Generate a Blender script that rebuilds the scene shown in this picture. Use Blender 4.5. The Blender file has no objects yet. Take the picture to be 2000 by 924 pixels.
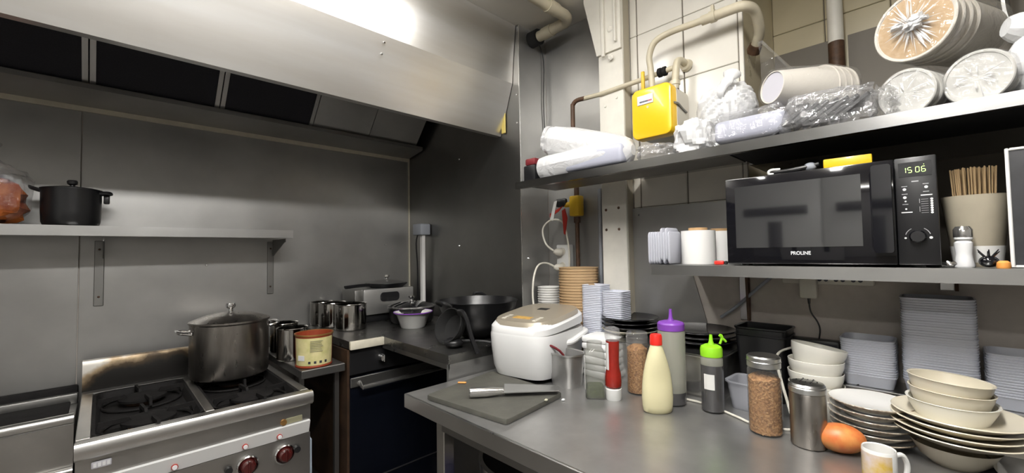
import bpy, bmesh, math, random
from mathutils import Vector, Matrix, noise
PI = math.pi
C = bpy.context.scene.collection
sc = bpy.context.scene
# ------------------------------------------------------------------ camera, world, exposure
cam = bpy.data.objects.new('camera', bpy.data.cameras.new('camera')); C.objects.link(cam)
cam.data.lens = 14.752; cam.data.sensor_width = 36; cam.data.clip_start = 0.02
PITCH, ROLL, YAW = 0.0373729, -0.0151741, 0.7956906
_F = Vector((math.cos(YAW)*math.cos(PITCH), math.sin(YAW)*math.cos(PITCH), math.sin(PITCH)))
_r0 = Vector((math.sin(YAW), -math.cos(YAW), 0)); _u0 = _r0.cross(_F)
_r = math.cos(ROLL)*_r0 + math.sin(ROLL)*_u0; _u = -math.sin(ROLL)*_r0 + math.cos(ROLL)*_u0
cam.matrix_world = Matrix(((_r.x, _u.x, -_F.x, 0), (_r.y, _u.y, -_F.y, 0), (_r.z, _u.z, -_F.z, 1.4), (0, 0, 0, 1)))
sc.camera = cam
w = bpy.data.worlds.new('World'); sc.world = w; w.use_nodes = True
w.node_tree.nodes['Background'].inputs[0].default_value = (0.9, 0.95, 1, 1)
w.node_tree.nodes['Background'].inputs[1].default_value = 0.05
LAMP_NEAR_HOOD = 38.0
LAMP_MIDDLE = 94.0
LAMP_FAR = 26.0
sc.view_settings.view_transform = 'Standard'; sc.view_settings.look = 'None'
sc.view_settings.exposure = 0.0; sc.view_settings.gamma = 1.0; sc.view_settings.use_curve_mapping = False
sc.cycles.max_bounces = 10; sc.cycles.transparent_max_bounces = 24
sc.cycles.sample_clamp_indirect = 4.0; sc.cycles.caustics_reflective = False; sc.cycles.caustics_refractive = False
random.seed(7)

# ------------------------------------------------------------------ materials
MATS = {}
def mk(name):
    m = bpy.data.materials.new(name); m.use_nodes = True; nt = m.node_tree
    MATS[name] = m
    return m, nt, nt.nodes['Principled BSDF']
def nd(nt, t, **k):
    n = nt.nodes.new(t)
    for a, b in k.items(): setattr(n, a, b)
    return n
def tex(nt, scale, detail=4, stretch=None, coord='Object', rough=.55):
    tc = nd(nt, 'ShaderNodeTexCoord'); n = nd(nt, 'ShaderNodeTexNoise')
    n.inputs['Scale'].default_value = scale; n.inputs['Detail'].default_value = detail; n.inputs['Roughness'].default_value = rough
    if stretch:
        mp = nd(nt, 'ShaderNodeMapping'); mp.inputs['Scale'].default_value = stretch
        nt.links.new(tc.outputs[coord], mp.inputs[0]); nt.links.new(mp.outputs[0], n.inputs['Vector'])
    else: nt.links.new(tc.outputs[coord], n.inputs['Vector'])
    return n
def ramp(nt, src, stops):
    r = nd(nt, 'ShaderNodeValToRGB')
    while len(r.color_ramp.elements) < len(stops): r.color_ramp.elements.new(.5)
    for e, (pp, c) in zip(r.color_ramp.elements, stops):
        e.position = pp; e.color = (*c, 1) if len(c) == 3 else c
    nt.links.new(src, r.inputs[0]); return r
def M(name, col, rough=.5, metal=0, var=0, vs=6, vcol=None, bump=0, bs=40, stretch=None, rvar=0, emit=0, coat=0, spec=.5, alpha=1, sss=0):
    m, nt, b = mk(name)
    b.inputs['Base Color'].default_value = (*col, 1); b.inputs['Roughness'].default_value = rough; b.inputs['Metallic'].default_value = metal
    b.inputs['Coat Weight'].default_value = coat; b.inputs['Specular IOR Level'].default_value = spec; b.inputs['Alpha'].default_value = alpha
    if var:
        n = tex(nt, vs, 5, stretch)
        dark = vcol or tuple(c*(1-var) for c in col)
        r = ramp(nt, n.outputs['Fac'], [(.3, dark), (.68, col)])
        nt.links.new(r.outputs[0], b.inputs['Base Color'])
    if rvar:
        n2 = tex(nt, vs*1.7, 4, stretch)
        mr = nd(nt, 'ShaderNodeMapRange'); mr.inputs['To Min'].default_value = max(.03, rough-rvar); mr.inputs['To Max'].default_value = rough+rvar
        nt.links.new(n2.outputs['Fac'], mr.inputs['Value']); nt.links.new(mr.outputs[0], b.inputs['Roughness'])
    if bump:
        n3 = tex(nt, bs, 3, stretch); bp = nd(nt, 'ShaderNodeBump'); bp.inputs['Strength'].default_value = bump; bp.inputs['Distance'].default_value = .004
        nt.links.new(n3.outputs['Fac'], bp.inputs['Height']); nt.links.new(bp.outputs[0], b.inputs['Normal'])
    if emit:
        b.inputs['Emission Color'].default_value = (*col, 1); b.inputs['Emission Strength'].default_value = emit
    if sss:
        b.inputs['Subsurface Weight'].default_value = sss; b.inputs['Subsurface Radius'].default_value = (.02, .02, .02)
    return m
def film(name, tint=(1, 1, 1), milk=.12, gloss=.1, bump=.6, bs=30, milkcol=(.9, .9, .9), rough=.08, edge=.35, thru=.4):
    """thin see-through plastic: transparent + milky diffuse + glossy creases"""
    m, nt, b = mk(name); nt.nodes.remove(b); out = nt.nodes['Material Output']
    tr = nd(nt, 'ShaderNodeBsdfTransparent'); tr.inputs[0].default_value = (*tint, 1)
    df = nd(nt, 'ShaderNodeBsdfDiffuse'); df.inputs[0].default_value = (*milkcol, 1)
    tl = nd(nt, 'ShaderNodeBsdfTranslucent'); tl.inputs[0].default_value = (*milkcol, 1)
    gl = nd(nt, 'ShaderNodeBsdfGlossy'); gl.inputs['Roughness'].default_value = rough
    m0 = nd(nt, 'ShaderNodeMixShader'); m0.inputs[0].default_value = thru
    nt.links.new(df.outputs[0], m0.inputs[1]); nt.links.new(tl.outputs[0], m0.inputs[2])
    m1 = nd(nt, 'ShaderNodeMixShader'); m2 = nd(nt, 'ShaderNodeMixShader')
    m1.inputs[0].default_value = milk
    nt.links.new(tr.outputs[0], m1.inputs[1]); nt.links.new(m0.outputs[0], m1.inputs[2])
    fr = nd(nt, 'ShaderNodeLayerWeight'); fr.inputs[0].default_value = .5
    pw = nd(nt, 'ShaderNodeMath', operation='POWER'); pw.inputs[1].default_value = 3.5
    ad = nd(nt, 'ShaderNodeMath', operation='MULTIPLY_ADD'); ad.inputs[1].default_value = edge; ad.inputs[2].default_value = gloss; ad.use_clamp = True
    nt.links.new(fr.outputs['Facing'], pw.inputs[0]); nt.links.new(pw.outputs[0], ad.inputs[0]); nt.links.new(ad.outputs[0], m2.inputs[0])
    nt.links.new(m1.outputs[0], m2.inputs[1]); nt.links.new(gl.outputs[0], m2.inputs[2]); nt.links.new(m2.outputs[0], out.inputs[0])
    if bump:
        n = tex(nt, bs, 3); n.inputs['Distortion'].default_value = 1.2
        bp = nd(nt, 'ShaderNodeBump'); bp.inputs['Strength'].default_value = bump; bp.inputs['Distance'].default_value = .01
        nt.links.new(n.outputs['Fac'], bp.inputs['Height'])
        for s in (gl, df): nt.links.new(bp.outputs[0], s.inputs['Normal'])
        nt.links.new(bp.outputs[0], fr.inputs['Normal'])
    return m

M('steel_wall', (.46, .455, .44), .36, .76, var=.24, vs=2.6, rvar=.14, bump=.03, bs=8, stretch=(1, 1, 1))
M('steel_side_shaded', (.25, .245, .235), .40, 1, var=.2, vs=2.5, rvar=.06)  # base colour darkened for the dark hood and wall this sheet reflects
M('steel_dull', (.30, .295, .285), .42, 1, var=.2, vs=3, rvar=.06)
M('steel_hood', (.78, .775, .76), .34, .9, var=.2, vs=2, vcol=(.62, .585, .53), rvar=.05, bump=.04, bs=6, stretch=(.3, 1, 3))
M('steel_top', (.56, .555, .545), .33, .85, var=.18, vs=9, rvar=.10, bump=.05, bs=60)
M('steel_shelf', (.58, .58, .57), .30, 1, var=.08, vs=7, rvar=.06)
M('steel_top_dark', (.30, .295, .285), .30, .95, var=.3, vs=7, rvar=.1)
M('tub_face', (.60, .59, .55), .55)
M('cloth_blue', (.42, .50, .58), .9)
M('steel_mirror', (.58, .56, .53), .10, 1, var=.25, vs=18, rvar=.04, stretch=(1, 1, .3))
M('steel_rail', (.62, .61, .59), .34, 1, var=.1, vs=10)
M('steel_lip', (.46, .46, .455), .2, 1, var=.08, vs=7, rvar=.05)
M('steel_bright', (.70, .69, .67), .18, .9, var=.12, vs=14, rvar=.06)
M('steel_pot', (.42, .39, .36), .30, 1, var=.4, vs=22, rvar=.1, stretch=(1, 1, .18))
M('steel_stove', (.50, .49, .47), .36, 1, var=.2, vs=6, rvar=.08)
M('chrome', (.8, .8, .8), .1, 1)
M('filter_mesh', (.024, .024, .032), .75, 0, var=.4, vs=300)
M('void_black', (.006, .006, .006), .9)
M('black_iron', (.009, .008, .008), .75, .0, spec=.25, var=.5, vs=30, bump=.3, bs=80)
M('black_pan', (.010, .010, .011), .3, .0)
M('black_plastic', (.010, .010, .011), .35)
M('black_gloss', (.006, .006, .008), .06, coat=.3)
M('dark_glass', (.012, .012, .014), .05, coat=1.0)
MATS['dark_glass'].node_tree.nodes['Principled BSDF'].inputs['IOR'].default_value = 2.0
M('oven_glass', (.0035, .0045, .008), .12)
M('white_plastic', (.80, .80, .78), .35)
M('cooker_white', (.82, .82, .81), .28, coat=.3)
M('cooker_champagne', (.42, .37, .29), .32, .35)
M('amber_screen', (.75, .45, .12), .3, var=.4, vs=60)
M('tile_white', (.76, .73, .66), .22, var=.10, vs=5, rvar=.08, bump=.05, bs=10)
M('tile_cream', (.60, .53, .36), .30, var=.14, vs=4, rvar=.08, bump=.05, bs=10)
M('grout', (.16, .14, .11), .9)
M('grout_light', (.42, .38, .30), .9)
M('paint_white', (.82, .79, .71), .42, var=.16, vs=7, bump=.12, bs=30)
M('paint_pipe', (.62, .56, .42), .4, var=.18, vs=14, bump=.15, bs=50)
M('plaster', (.66, .60, .54), .75, var=.22, vs=9, bump=.2, bs=60)
M('ceiling_paint', (.86, .82, .74), .7, var=.08, vs=3)
M('room_wall', (.58, .57, .55), .6, var=.1, vs=2)
M('floor_tile', (.22, .20, .18), .35, var=.3, vs=5, rvar=.1)
M('rust_brown', (.10, .05, .025), .6, var=.5, vs=40, bump=.3, bs=120)
M('brown_stain', (.075, .04, .022), .5, .2, var=.7, vs=9)
M('panel_dull', (.17, .15, .12), .55, .1, var=.15, vs=3)
M('yellow_meter', (.90, .55, .015), .32, coat=.2)
M('meter_grey', (.66, .63, .55), .4)
M('label_silver', (.55, .54, .58), .3, .2)
M('ink', (.03, .03, .04), .6)
M('ink_red', (.35, .05, .07), .6)
M('yellow_valve', (.75, .48, .03), .4)
M('red_tag', (.45, .03, .02), .5)
M('white_cable', (.74, .71, .62), .45)
M('grey_duct', (.36, .38, .42), .45)
M('kraft', (.52, .36, .20), .75, var=.1, vs=30)
M('paper_white', (.82, .81, .78), .6, sss=0)
M('paper_cup', (.66, .62, .55), .55)
M('cup_lilac', (.50, .49, .53), .35)
M('ceramic_white', (.84, .83, .80), .18, coat=.4)
M('melamine', (.84, .82, .74), .25, coat=.2)
M('melamine_cream', (.74, .68, .54), .25, coat=.2)
M('plate_rim', (.17, .11, .07), .3, var=.6, vs=90, vcol=(.6, .55, .45))
M('mayo', (.80, .74, .46), .42, sss=.1)
M('red_cap', (.80, .03, .02), .35)
M('purple_cap', (.22, .06, .42), .4)
M('green_cap', (.30, .72, .02), .4)
M('ketchup', (.33, .02, .012), .25, var=.3, vs=25)
M('soy', (.012, .010, .012), .25)
M('herb', (.07, .10, .02), .8, var=.6, vs=120, bump=.8, bs=150)
M('flakes', (.47, .25, .10), .8, var=.6, vs=130, vcol=(.17, .075, .025), bump=1.0, bs=150)
M('flake_bit', (.52, .30, .13), .8)
M('blue_bin', (.01, .014, .16), .35)
M('board', (.085, .083, .070), .6, var=.3, vs=18, bump=.15, bs=90)
M('mango', (.82, .42, .12), .4, var=.5, vs=22, vcol=(.66, .15, .04))
M('orange_bit', (.85, .35, .08), .5)
M('can_red', (.28, .05, .02), .4)
M('can_label', (.72, .64, .34), .5, var=.14, vs=25, vcol=(.55, .52, .22))
M('copper_rim', (.55, .30, .10), .35, .8)
M('tub', (.66, .68, .76), .3, var=.04, vs=8)
M('tub_clear', (.66, .67, .74), .22, alpha=.75)
M('foam', (.86, .86, .85), .6)
M('bag_contents', (.42, .43, .51), .35)
M('maroon', (.16, .015, .02), .5)
M('roll_core', (.45, .28, .13), .8)
M('skewer', (.42, .29, .15), .7)
M('skewer_cup', (.56, .50, .38), .5, var=.12, vs=20)
M('burnt', (.30, .28, .25), .4, .8)
M('led', (.62, .95, .25), .4, emit=2.2)
M('print_grey', (.42, .42, .43), .5)
M('print_white', (.75, .75, .76), .5)
M('picture_dark', (.035, .036, .04), .25, var=.5, vs=7)
M('frame_white', (.78, .77, .75), .3)
M('fryer_orange', (.55, .16, .03), .5, var=.6, vs=18, vcol=(.25, .03, .01))
M('red_badge', (.35, .03, .02), .3)
M('knob_red', (.06, .007, .006), .25, coat=.5)
M('badge', (.42, .40, .26), .4, .4)
M('strip_white', (.78, .78, .77), .35)
M('tub_black', (.012, .012, .013), .3)
M('tape_yellow', (.70, .55, .15), .5)
M('debris', (.62, .60, .45), .7)
M('trim_cream', (.74, .69, .56), .4, var=.15, vs=20)
M('mug_print', (.80, .70, .72), .25, var=1, vs=22, vcol=(.70, .45, .02), coat=.3)
M('salt', (.85, .85, .85), .6)
film('glass_clear', milk=.06, gloss=.03, bump=0, rough=.03, edge=.6)
film('glass_frosty', milk=.42, gloss=.04, bump=0, rough=.06, edge=.6, milkcol=(.42, .43, .38))
film('bottle_pe', milk=.36, gloss=.03, bump=0, milkcol=(.72, .72, .62), rough=.25)
film('film_clear', milk=.08, gloss=.07, bump=1.0, bs=22, rough=.07)
film('film_white', milk=.86, gloss=.05, bump=.8, bs=16, milkcol=(.96, .96, .96), rough=.2, thru=.25)
film('film_crease', milk=.72, gloss=.12, bump=0, milkcol=(.97, .97, .97), rough=.12, thru=.15)
film('film_grey', milk=.22, gloss=.10, bump=1.0, bs=26, milkcol=(.8, .8, .82), rough=.1)
film('tub_film', milk=.5, gloss=.03, bump=0, milkcol=(.72, .73, .78), rough=.2)
M('lamp_on', (1, .985, .95), .5, emit=1.0)
def lamp_mat(name, s):
    m = M(name, (1, .98, .95), .5, emit=s); return m
# soot-stained back of the cooker: heavy black blotches over steel (wear with a shape of its own)
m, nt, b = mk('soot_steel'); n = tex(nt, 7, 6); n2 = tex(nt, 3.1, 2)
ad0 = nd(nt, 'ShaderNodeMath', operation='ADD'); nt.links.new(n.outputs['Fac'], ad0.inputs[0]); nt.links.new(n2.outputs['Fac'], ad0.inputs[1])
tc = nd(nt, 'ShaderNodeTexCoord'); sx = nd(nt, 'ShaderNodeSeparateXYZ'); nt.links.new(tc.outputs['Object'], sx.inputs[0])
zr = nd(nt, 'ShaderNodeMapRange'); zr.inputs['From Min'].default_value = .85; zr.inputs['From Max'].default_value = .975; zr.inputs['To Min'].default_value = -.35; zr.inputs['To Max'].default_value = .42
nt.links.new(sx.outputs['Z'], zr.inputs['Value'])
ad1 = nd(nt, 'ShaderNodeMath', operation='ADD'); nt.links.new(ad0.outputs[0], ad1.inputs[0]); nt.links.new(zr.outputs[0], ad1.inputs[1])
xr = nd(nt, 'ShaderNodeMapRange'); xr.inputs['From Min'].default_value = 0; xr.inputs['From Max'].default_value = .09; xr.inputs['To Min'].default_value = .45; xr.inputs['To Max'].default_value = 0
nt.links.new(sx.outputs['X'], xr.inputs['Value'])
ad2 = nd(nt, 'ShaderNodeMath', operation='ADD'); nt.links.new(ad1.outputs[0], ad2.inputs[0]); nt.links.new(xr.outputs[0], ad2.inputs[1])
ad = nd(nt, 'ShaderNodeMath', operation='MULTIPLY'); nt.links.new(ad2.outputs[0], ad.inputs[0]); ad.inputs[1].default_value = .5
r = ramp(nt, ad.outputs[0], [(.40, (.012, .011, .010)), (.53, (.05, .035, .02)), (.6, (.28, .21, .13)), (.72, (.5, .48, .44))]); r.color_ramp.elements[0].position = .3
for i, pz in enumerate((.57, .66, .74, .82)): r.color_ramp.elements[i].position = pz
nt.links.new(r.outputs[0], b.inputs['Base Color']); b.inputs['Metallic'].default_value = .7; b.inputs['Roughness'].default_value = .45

# ------------------------------------------------------------------ mesh builder
class B:
    def __init__(s): s.bm = bmesh.new()
    def _add(s, vs, fs, M_=None):
        v = [s.bm.verts.new(M_ @ Vector(p) if M_ else p) for p in vs]
        for f in fs:
            try: s.bm.faces.new([v[i] for i in f])
            except ValueError: pass
        return s
    def box(s, x0, x1, y0, y1, z0, z1, bev=0, seg=2, M_=None):
        if bev:
            t = bmesh.new(); bmesh.ops.create_cube(t, size=1)
            for v in t.verts: v.co = ((x0+x1)/2+v.co.x*(x1-x0), (y0+y1)/2+v.co.y*(y1-y0), (z0+z1)/2+v.co.z*(z1-z0))
            bmesh.ops.bevel(t, geom=t.edges[:], offset=min(bev, abs(x1-x0)*.49, abs(y1-y0)*.49, abs(z1-z0)*.49), segments=seg, affect='EDGES', profile=.5)
            t.verts.index_update()
            s._add([v.co.copy() for v in t.verts], [[v.index for v in f.verts] for f in t.faces], M_); t.free(); return s
        vs = [(x, y, z) for z in (z0, z1) for y in (y0, y1) for x in (x0, x1)]
        return s._add(vs, [(0, 2, 3, 1), (4, 5, 7, 6), (0, 1, 5, 4), (2, 6, 7, 3), (0, 4, 6, 2), (1, 3, 7, 5)], M_)
    def loft(s, loops, cap0=True, cap1=True, M_=None, closed=False):
        n = len(loops[0]); vs = [p for l in loops for p in l]; fs = []
        k = len(loops)
        for i in range(k if closed else k-1):
            a, b = i*n, ((i+1) % k)*n
            for j in range(n): fs.append((a+j, a+(j+1) % n, b+(j+1) % n, b+j))
        if not closed:
            if cap0: fs.append(tuple(range(n-1, -1, -1)))
            if cap1: fs.append(tuple(range((k-1)*n, k*n)))
        return s._add(vs, fs, M_)
    def lathe(s, prof, n=32, M_=None, sx=1, sy=1, c=(0, 0, 0)):
        loops = [[(c[0]+max(r, 1e-5)*sx*math.cos(2*PI*j/n), c[1]+max(r, 1e-5)*sy*math.sin(2*PI*j/n), c[2]+z) for j in range(n)] for r, z in prof]
        ring = prof[0][0] > 1e-4 and prof[-1][0] > 1e-4
        return s.loft(loops, M_=M_, closed=ring)
    def cyl(s, p0, p1, r, r2=None, n=20):
        return s.tube([p0, p1], r, n, r2=r2)
    def tube(s, pts, r, n=10, r2=None, smooth=0, closed=False, flat=1):
        P = [Vector(p) for p in pts]
        if smooth: P = crom(P, smooth, closed)
        loops = []; k = len(P); up = None
        for i, p in enumerate(P):
            a = P[(i-1) % k] if (closed or i > 0) else P[i]; b_ = P[(i+1) % k] if (closed or i < k-1) else P[i]
            t = (b_-a).normalized()
            if up is None: up = t.orthogonal().normalized()
            up = (up-t*up.dot(t)); up = up.normalized() if up.length > 1e-6 else t.orthogonal().normalized()
            w_ = t.cross(up); rr = r if r2 is None else r+(r2-r)*i/(k-1)
            if callable(r): rr = r(i/(k-1))
            loops.append([p+up*rr*math.cos(2*PI*j/n)+w_*rr*flat*math.sin(2*PI*j/n) for j in range(n)])
        return s.loft(loops, closed=closed)
    def prism(s, poly, a, b, axis='z', M_=None):
        f = {'z': lambda p, t: (p[0], p[1], t), 'x': lambda p, t: (t, p[0], p[1]), 'y': lambda p, t: (p[0], t, p[1])}[axis]
        return s.loft([[f(p, a) for p in poly], [f(p, b) for p in poly]], M_=M_)
    def ball(s, c, r, n=16, m=10, M_=None, fn=None):
        rx, ry, rz = r if isinstance(r, (tuple, list)) else (r, r, r)
        loops = []
        for i in range(m+1):
            a = -PI/2+PI*i/m; cr = max(math.cos(a), 1e-4)
            L = []
            for j in range(n):
                p = Vector((cr*math.cos(2*PI*j/n), cr*math.sin(2*PI*j/n), math.sin(a)))
                if fn: p = fn(p)
                L.append((c[0]+rx*p.x, c[1]+ry*p.y, c[2]+rz*p.z))
            loops.append(L)
        return s.loft(loops, M_=M_)
    def quad(s, *p): return s._add(p, [tuple(range(len(p)))])
def crom(P, k, closed=False):
    out = []; n = len(P)
    rng = range(n if closed else n-1)
    for i in rng:
        p0 = P[(i-1) % n] if closed or i > 0 else P[i]; p1 = P[i]; p2 = P[(i+1) % n]; p3 = P[(i+2) % n] if closed or i+2 < n else P[(i+1) % n]
        for j in range(k):
            t = j/k; out.append(.5*((2*p1)+(p2-p0)*t+(2*p0-5*p1+4*p2-p3)*t*t+(3*p1-p0-3*p2+p3)*t**3))
    if not closed: out.append(P[-1])
    return out
def rrect(w, d, r, n=5, cx=0, cy=0):
    o = []
    for (sx, sy, a0) in ((1, 1, 0), (-1, 1, PI/2), (-1, -1, PI), (1, -1, 1.5*PI)):
        for i in range(n+1):
            a = a0+PI/2*i/n; o.append((cx+sx*(w/2-r)+r*math.cos(a), cy+sy*(d/2-r)+r*math.sin(a)))
    return o
def z3(poly, z): return [(p[0], p[1], z) for p in poly]
def mesh_of(name, b, m, angle=35):
    bmesh.ops.recalc_face_normals(b.bm, faces=b.bm.faces[:])
    me = bpy.data.meshes.new(name); b.bm.to_mesh(me); b.bm.free()
    me.materials.append(MATS[m] if isinstance(m, str) else m)
    me.polygons.foreach_set('use_smooth', [True]*len(me.polygons)); me.set_sharp_from_angle(angle=math.radians(angle))
    return me
def obj(name, b, m, parent=None, label=None, kind=None, angle=35, loc=None, rot=None):
    if m in ('film_clear', 'film_grey', 'film_white') and angle == 35: angle = 9 if m != 'film_white' else 16
    me = b if isinstance(b, bpy.types.Mesh) else mesh_of(name, b, m, angle)
    o = bpy.data.objects.new(name, me); C.objects.link(o)
    if parent: o.parent = parent
    if label: o['label'] = label
    if kind: o['kind'] = kind
    if loc: o.location = loc
    if rot: o.rotation_euler = rot
    return o
def tag(o, label, cat, group=None):
    o['label'] = label; o['category'] = cat
    if group: o['group'] = group
    return o
def thing(name, label, cat, loc=(0, 0, 0), rz=0, group=None, rot=None):
    o = bpy.data.objects.new(name, None); C.objects.link(o); o.location = loc; o.empty_display_size = .05
    o.rotation_euler = rot if rot else (0, 0, rz)
    return tag(o, label, cat, group)
def solo(name, b, m, label, cat, loc=(0, 0, 0), rz=0, group=None, rot=None, angle=35):
    return tag(obj(name, b, m, loc=loc, rot=rot if rot else (0, 0, rz), angle=angle), label, cat, group)
def struct(name, b, m, parent=None):
    o = obj(name, b, m, parent)
    if not parent: o['kind'] = 'structure'
    return o
def dup(root, loc=None, rot=None, label=None, group=None):
    r = root.copy(); C.objects.link(r)
    if loc is not None: r.location = loc
    if rot is not None: r.rotation_euler = rot
    if label: r['label'] = label
    if group: r['group'] = group
    for ch in list(root.children):
        c = ch.copy(); C.objects.link(c); c.parent = r
        for g in list(ch.children):
            d = g.copy(); C.objects.link(d); d.parent = c
    return r
def basis(axis, up=(0, 0, 1)):
    z = Vector(axis).normalized(); x = Vector(up).cross(z).normalized(); y = z.cross(x)
    return Matrix((x, y, z)).transposed()
def screw(p, axis, parent, r=.007, m='chrome', name='screw'):
    a = Vector(axis)*.004; p = Vector(p)
    return obj(name, B().cyl(p-a*.2, p+a, r, r*.6, 10), m, parent)

# ------------------------------------------------------------------ setting
X0, Y0, XT, XA, XR, ZC = 1.55, 2.62, 1.70, 1.767, 2.15, 2.60
struct('floor', B().box(-2.7, 2.4, -2.4, 2.8, -.1, 0), 'floor_tile')
struct('ceiling', B().box(-2.7, 2.4, -2.4, 2.8, ZC, ZC+.1), 'ceiling_paint')
wl = struct('wall_left', B().box(-2.7, X0, Y0, Y0+.15, 0, ZC), 'plaster')
g = .004
obj('steel_sheet', B().box(-2.5, -.069, Y0-g, Y0, 0, 2.35, .001, 1), 'steel_wall', wl)
obj('steel_sheet', B().box(-.066, X0, Y0-g*1.6, Y0, 0, 2.35, .001, 1), 'steel_wall', wl)
for p in ((.384, Y0-.006, 1.358), (1.367, Y0-.006, 1.463), (-1.0, Y0-.006, 1.36)): screw(p, (0, -1, 0), wl, .008)
wc = struct('wall_corner', B().box(X0+.004, 1.9, 1.517, Y0+.15, 0, ZC), 'plaster')
obj('steel_sheet', B().box(X0, X0+.004, 1.513, Y0-.01, .1, ZC-.001, .001, 1), 'steel_side_shaded', wc)
obj('edge_strip', B().box(X0-.001, X0+.003, 1.511, 1.5135, .95, ZC-.002), 'steel_bright', wc)
obj('steel_sheet', B().box(X0+.0045, XA, 1.513, 1.517, .9, ZC-.001, .001, 1), 'steel_wall', wc)
for p in ((X0, 2.04, 1.444), (X0, 2.031, 1.971), (X0, 1.529, 2.227), (X0, 1.531, 2.078)): screw(p, (-1, 0, 0), wc)
screw((1.60, 1.513, 1.366), (0, -1, 0), wc)
t = struct('trim_1', B().box(1.540, 1.552, 2.606, 2.617, 1.0, 2.07), 'trim_cream')
wa = struct('wall_alcove', B().box(XA+.004, 1.95, .93, 1.517, 0, ZC), 'plaster')
obj('steel_sheet', B().box(XA, XA+.004, 1.0, 1.512, .9, ZC-.001, .001, 1), 'steel_wall', wa)
# right wall: tiled pier, plaster below the shelf, tiled recess above
pb = B()
pb.box(XT+.006, 2.35, .5, .955, 0, ZC)
pb.box(XT+.006, 2.35, -2.4, .5, 0, 1.325)
pb.box(XR+.006, 2.35, -2.4, .5, 1.325, ZC)
wr = struct('wall_right', pb, 'grout')
cols = [.9545, .918, .711, .504]; rows = [2.598, 2.36, 2.103, 1.846, 1.589, 1.332, 1.075, .90]
tm = {}
def tile(x, ya, yb, za, zb, m, parent):
    k = (round(ya-yb, 4), round(za-zb, 4), m)
    if k not in tm: tm[k] = mesh_of('tile', B().box(0, .008, -(ya-yb)/2, (ya-yb)/2, -(za-zb)/2, (za-zb)/2, .0025, 1), m)
    return obj('tile', tm[k], None, parent, loc=(x+random.uniform(-.0006, .0006), (ya+yb)/2, (za+zb)/2))
for i in range(3):
    for j in range(5 if i == 2 else 7): tile(XT, cols[i]-.0025, cols[i+1]+.0025, rows[j]-.001, rows[j+1]+.001, 'tile_white', wr)
yc = [.496, .306, .10, -.107, -.314, -.521]; yr = [2.598, 2.353, 2.096]
for i in range(5):
    for j in range(2): tile(XR, yc[i]-.002, yc[i+1]+.002, yr[j]-.0008, yr[j+1]+.0008, 'tile_cream', wr)
obj('reveal_panel', B().box(XT+.012, XR, .494, .4995, 1.33, ZC-.001), 'tile_cream', wr)
obj('corner_bead', B().box(XT-.003, XT+.011, .487, .502, 1.36, ZC-.001, .002, 1), 'tile_white', wr)
obj('steel_sheet', B().box(XR-.006, XR-.001, .286, .49, 1.33, 2.257, .001, 1), 'panel_dull', wr)
obj('steel_sheet', B().box(XR-.006, XR-.001, -1.6, .232, 1.33, 2.257, .001, 1), 'panel_dull', wr)
obj('plaster_panel', B().box(XT, XT+.0055, -2.3, .710, 0, 1.328), 'plaster', wr)
sp = [(.962, .95), (.962, 1.586), (.40, 1.582), (.40, 1.352), (.712, 1.352), (.694, 1.282), (.650, 1.12), (.640, .95)]
spl = obj('splash_sheet', B().prism(sp, XT-.007, XT-.001, 'x'), 'steel_wall', wr)
screw((XT-.007, .925, 1.555), (-1, 0, 0), wr, .006)
# steel post
po = struct('trim_2', B().box(1.64, 1.78, .957, 1.083, 0, ZC-.001, .003, 1), 'paint_white')
obj('gusset_plate', B().prism([(1.083, 2.30), (1.15, 2.58), (1.15, ZC-.002), (.957, ZC-.002), (.957, 2.30)], 1.628, 1.6395, 'x'), 'paint_white', po)
obj('ridge', B().box(1.612, 1.628, 1.035, 1.05, 2.28, ZC-.002, .003, 1), 'paint_white', po)
obj('ridge', B().box(1.612, 1.628, .975, .985, 2.33, ZC-.002, .003, 1), 'paint_white', po)
obj('side_channel', B().box(1.652, 1.70, .9555, .9568, .9, ZC-.002), 'grout_light', po)
for p in ((1.64, 1.06, 1.585), (1.64, .995, 1.59), (1.64, 1.06, 1.495), (1.64, .995, 1.495), (1.64, 1.05, 2.06), (1.64, .99, 2.085)):
    screw(p, (-1, 0, 0), po, .007, 'rust_brown' if p[2] < 2 else 'paint_white', 'bolt')
for p in ((1.626, 1.01, 2.40), (1.626, 1.01, 2.27)): screw(p, (-1, 0, 0), po, .014, 'paint_white', 'bolt')
# unseen side of the room
struct('wall_back', B().box(-2.8, -2.6, -2.4, 2.8, 0, ZC), 'room_wall')
struct('wall_front', B().box(-2.7, 2.4, -2.5, -2.3, 0, ZC), 'room_wall')

# lamps ------------------------------------------------------------
def batten(label, loc, rz, L, s, w_=.11):
    t = thing('ceiling_lamp', label, 'ceiling light', loc, rz)
    obj('housing', B().box(-L/2, L/2, -w_/2+.03, w_/2-.03, -.03, 0, .005, 1), 'white_plastic', t)
    if loc[2] < ZC-.01:
        for x in (-L*.35, L*.35): obj('hanger', B().box(x-.03, x+.03, -.02, .02, .0, ZC-loc[2]-.001), 'white_plastic', t)
    obj('diffuser', B().box(-L/2+.02, L/2-.02, -w_/2+.01, w_/2-.01, -.06, -.0305, .012, 2), lamp_mat('lamp_glow', s), t)
    return t
batten('white fluorescent batten on the ceiling close to the hood front', (.42, 1.15, ZC-.055), 0, 1.35, LAMP_NEAR_HOOD)
batten('white fluorescent batten on the ceiling in the middle of the room', (.20, .15, ZC), 0, 1.3, LAMP_MIDDLE, .16)
batten('white fluorescent batten on the ceiling at the far side of the room', (-1.75, -.45, ZC), PI/2, 1.5, LAMP_FAR, .16)

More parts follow.
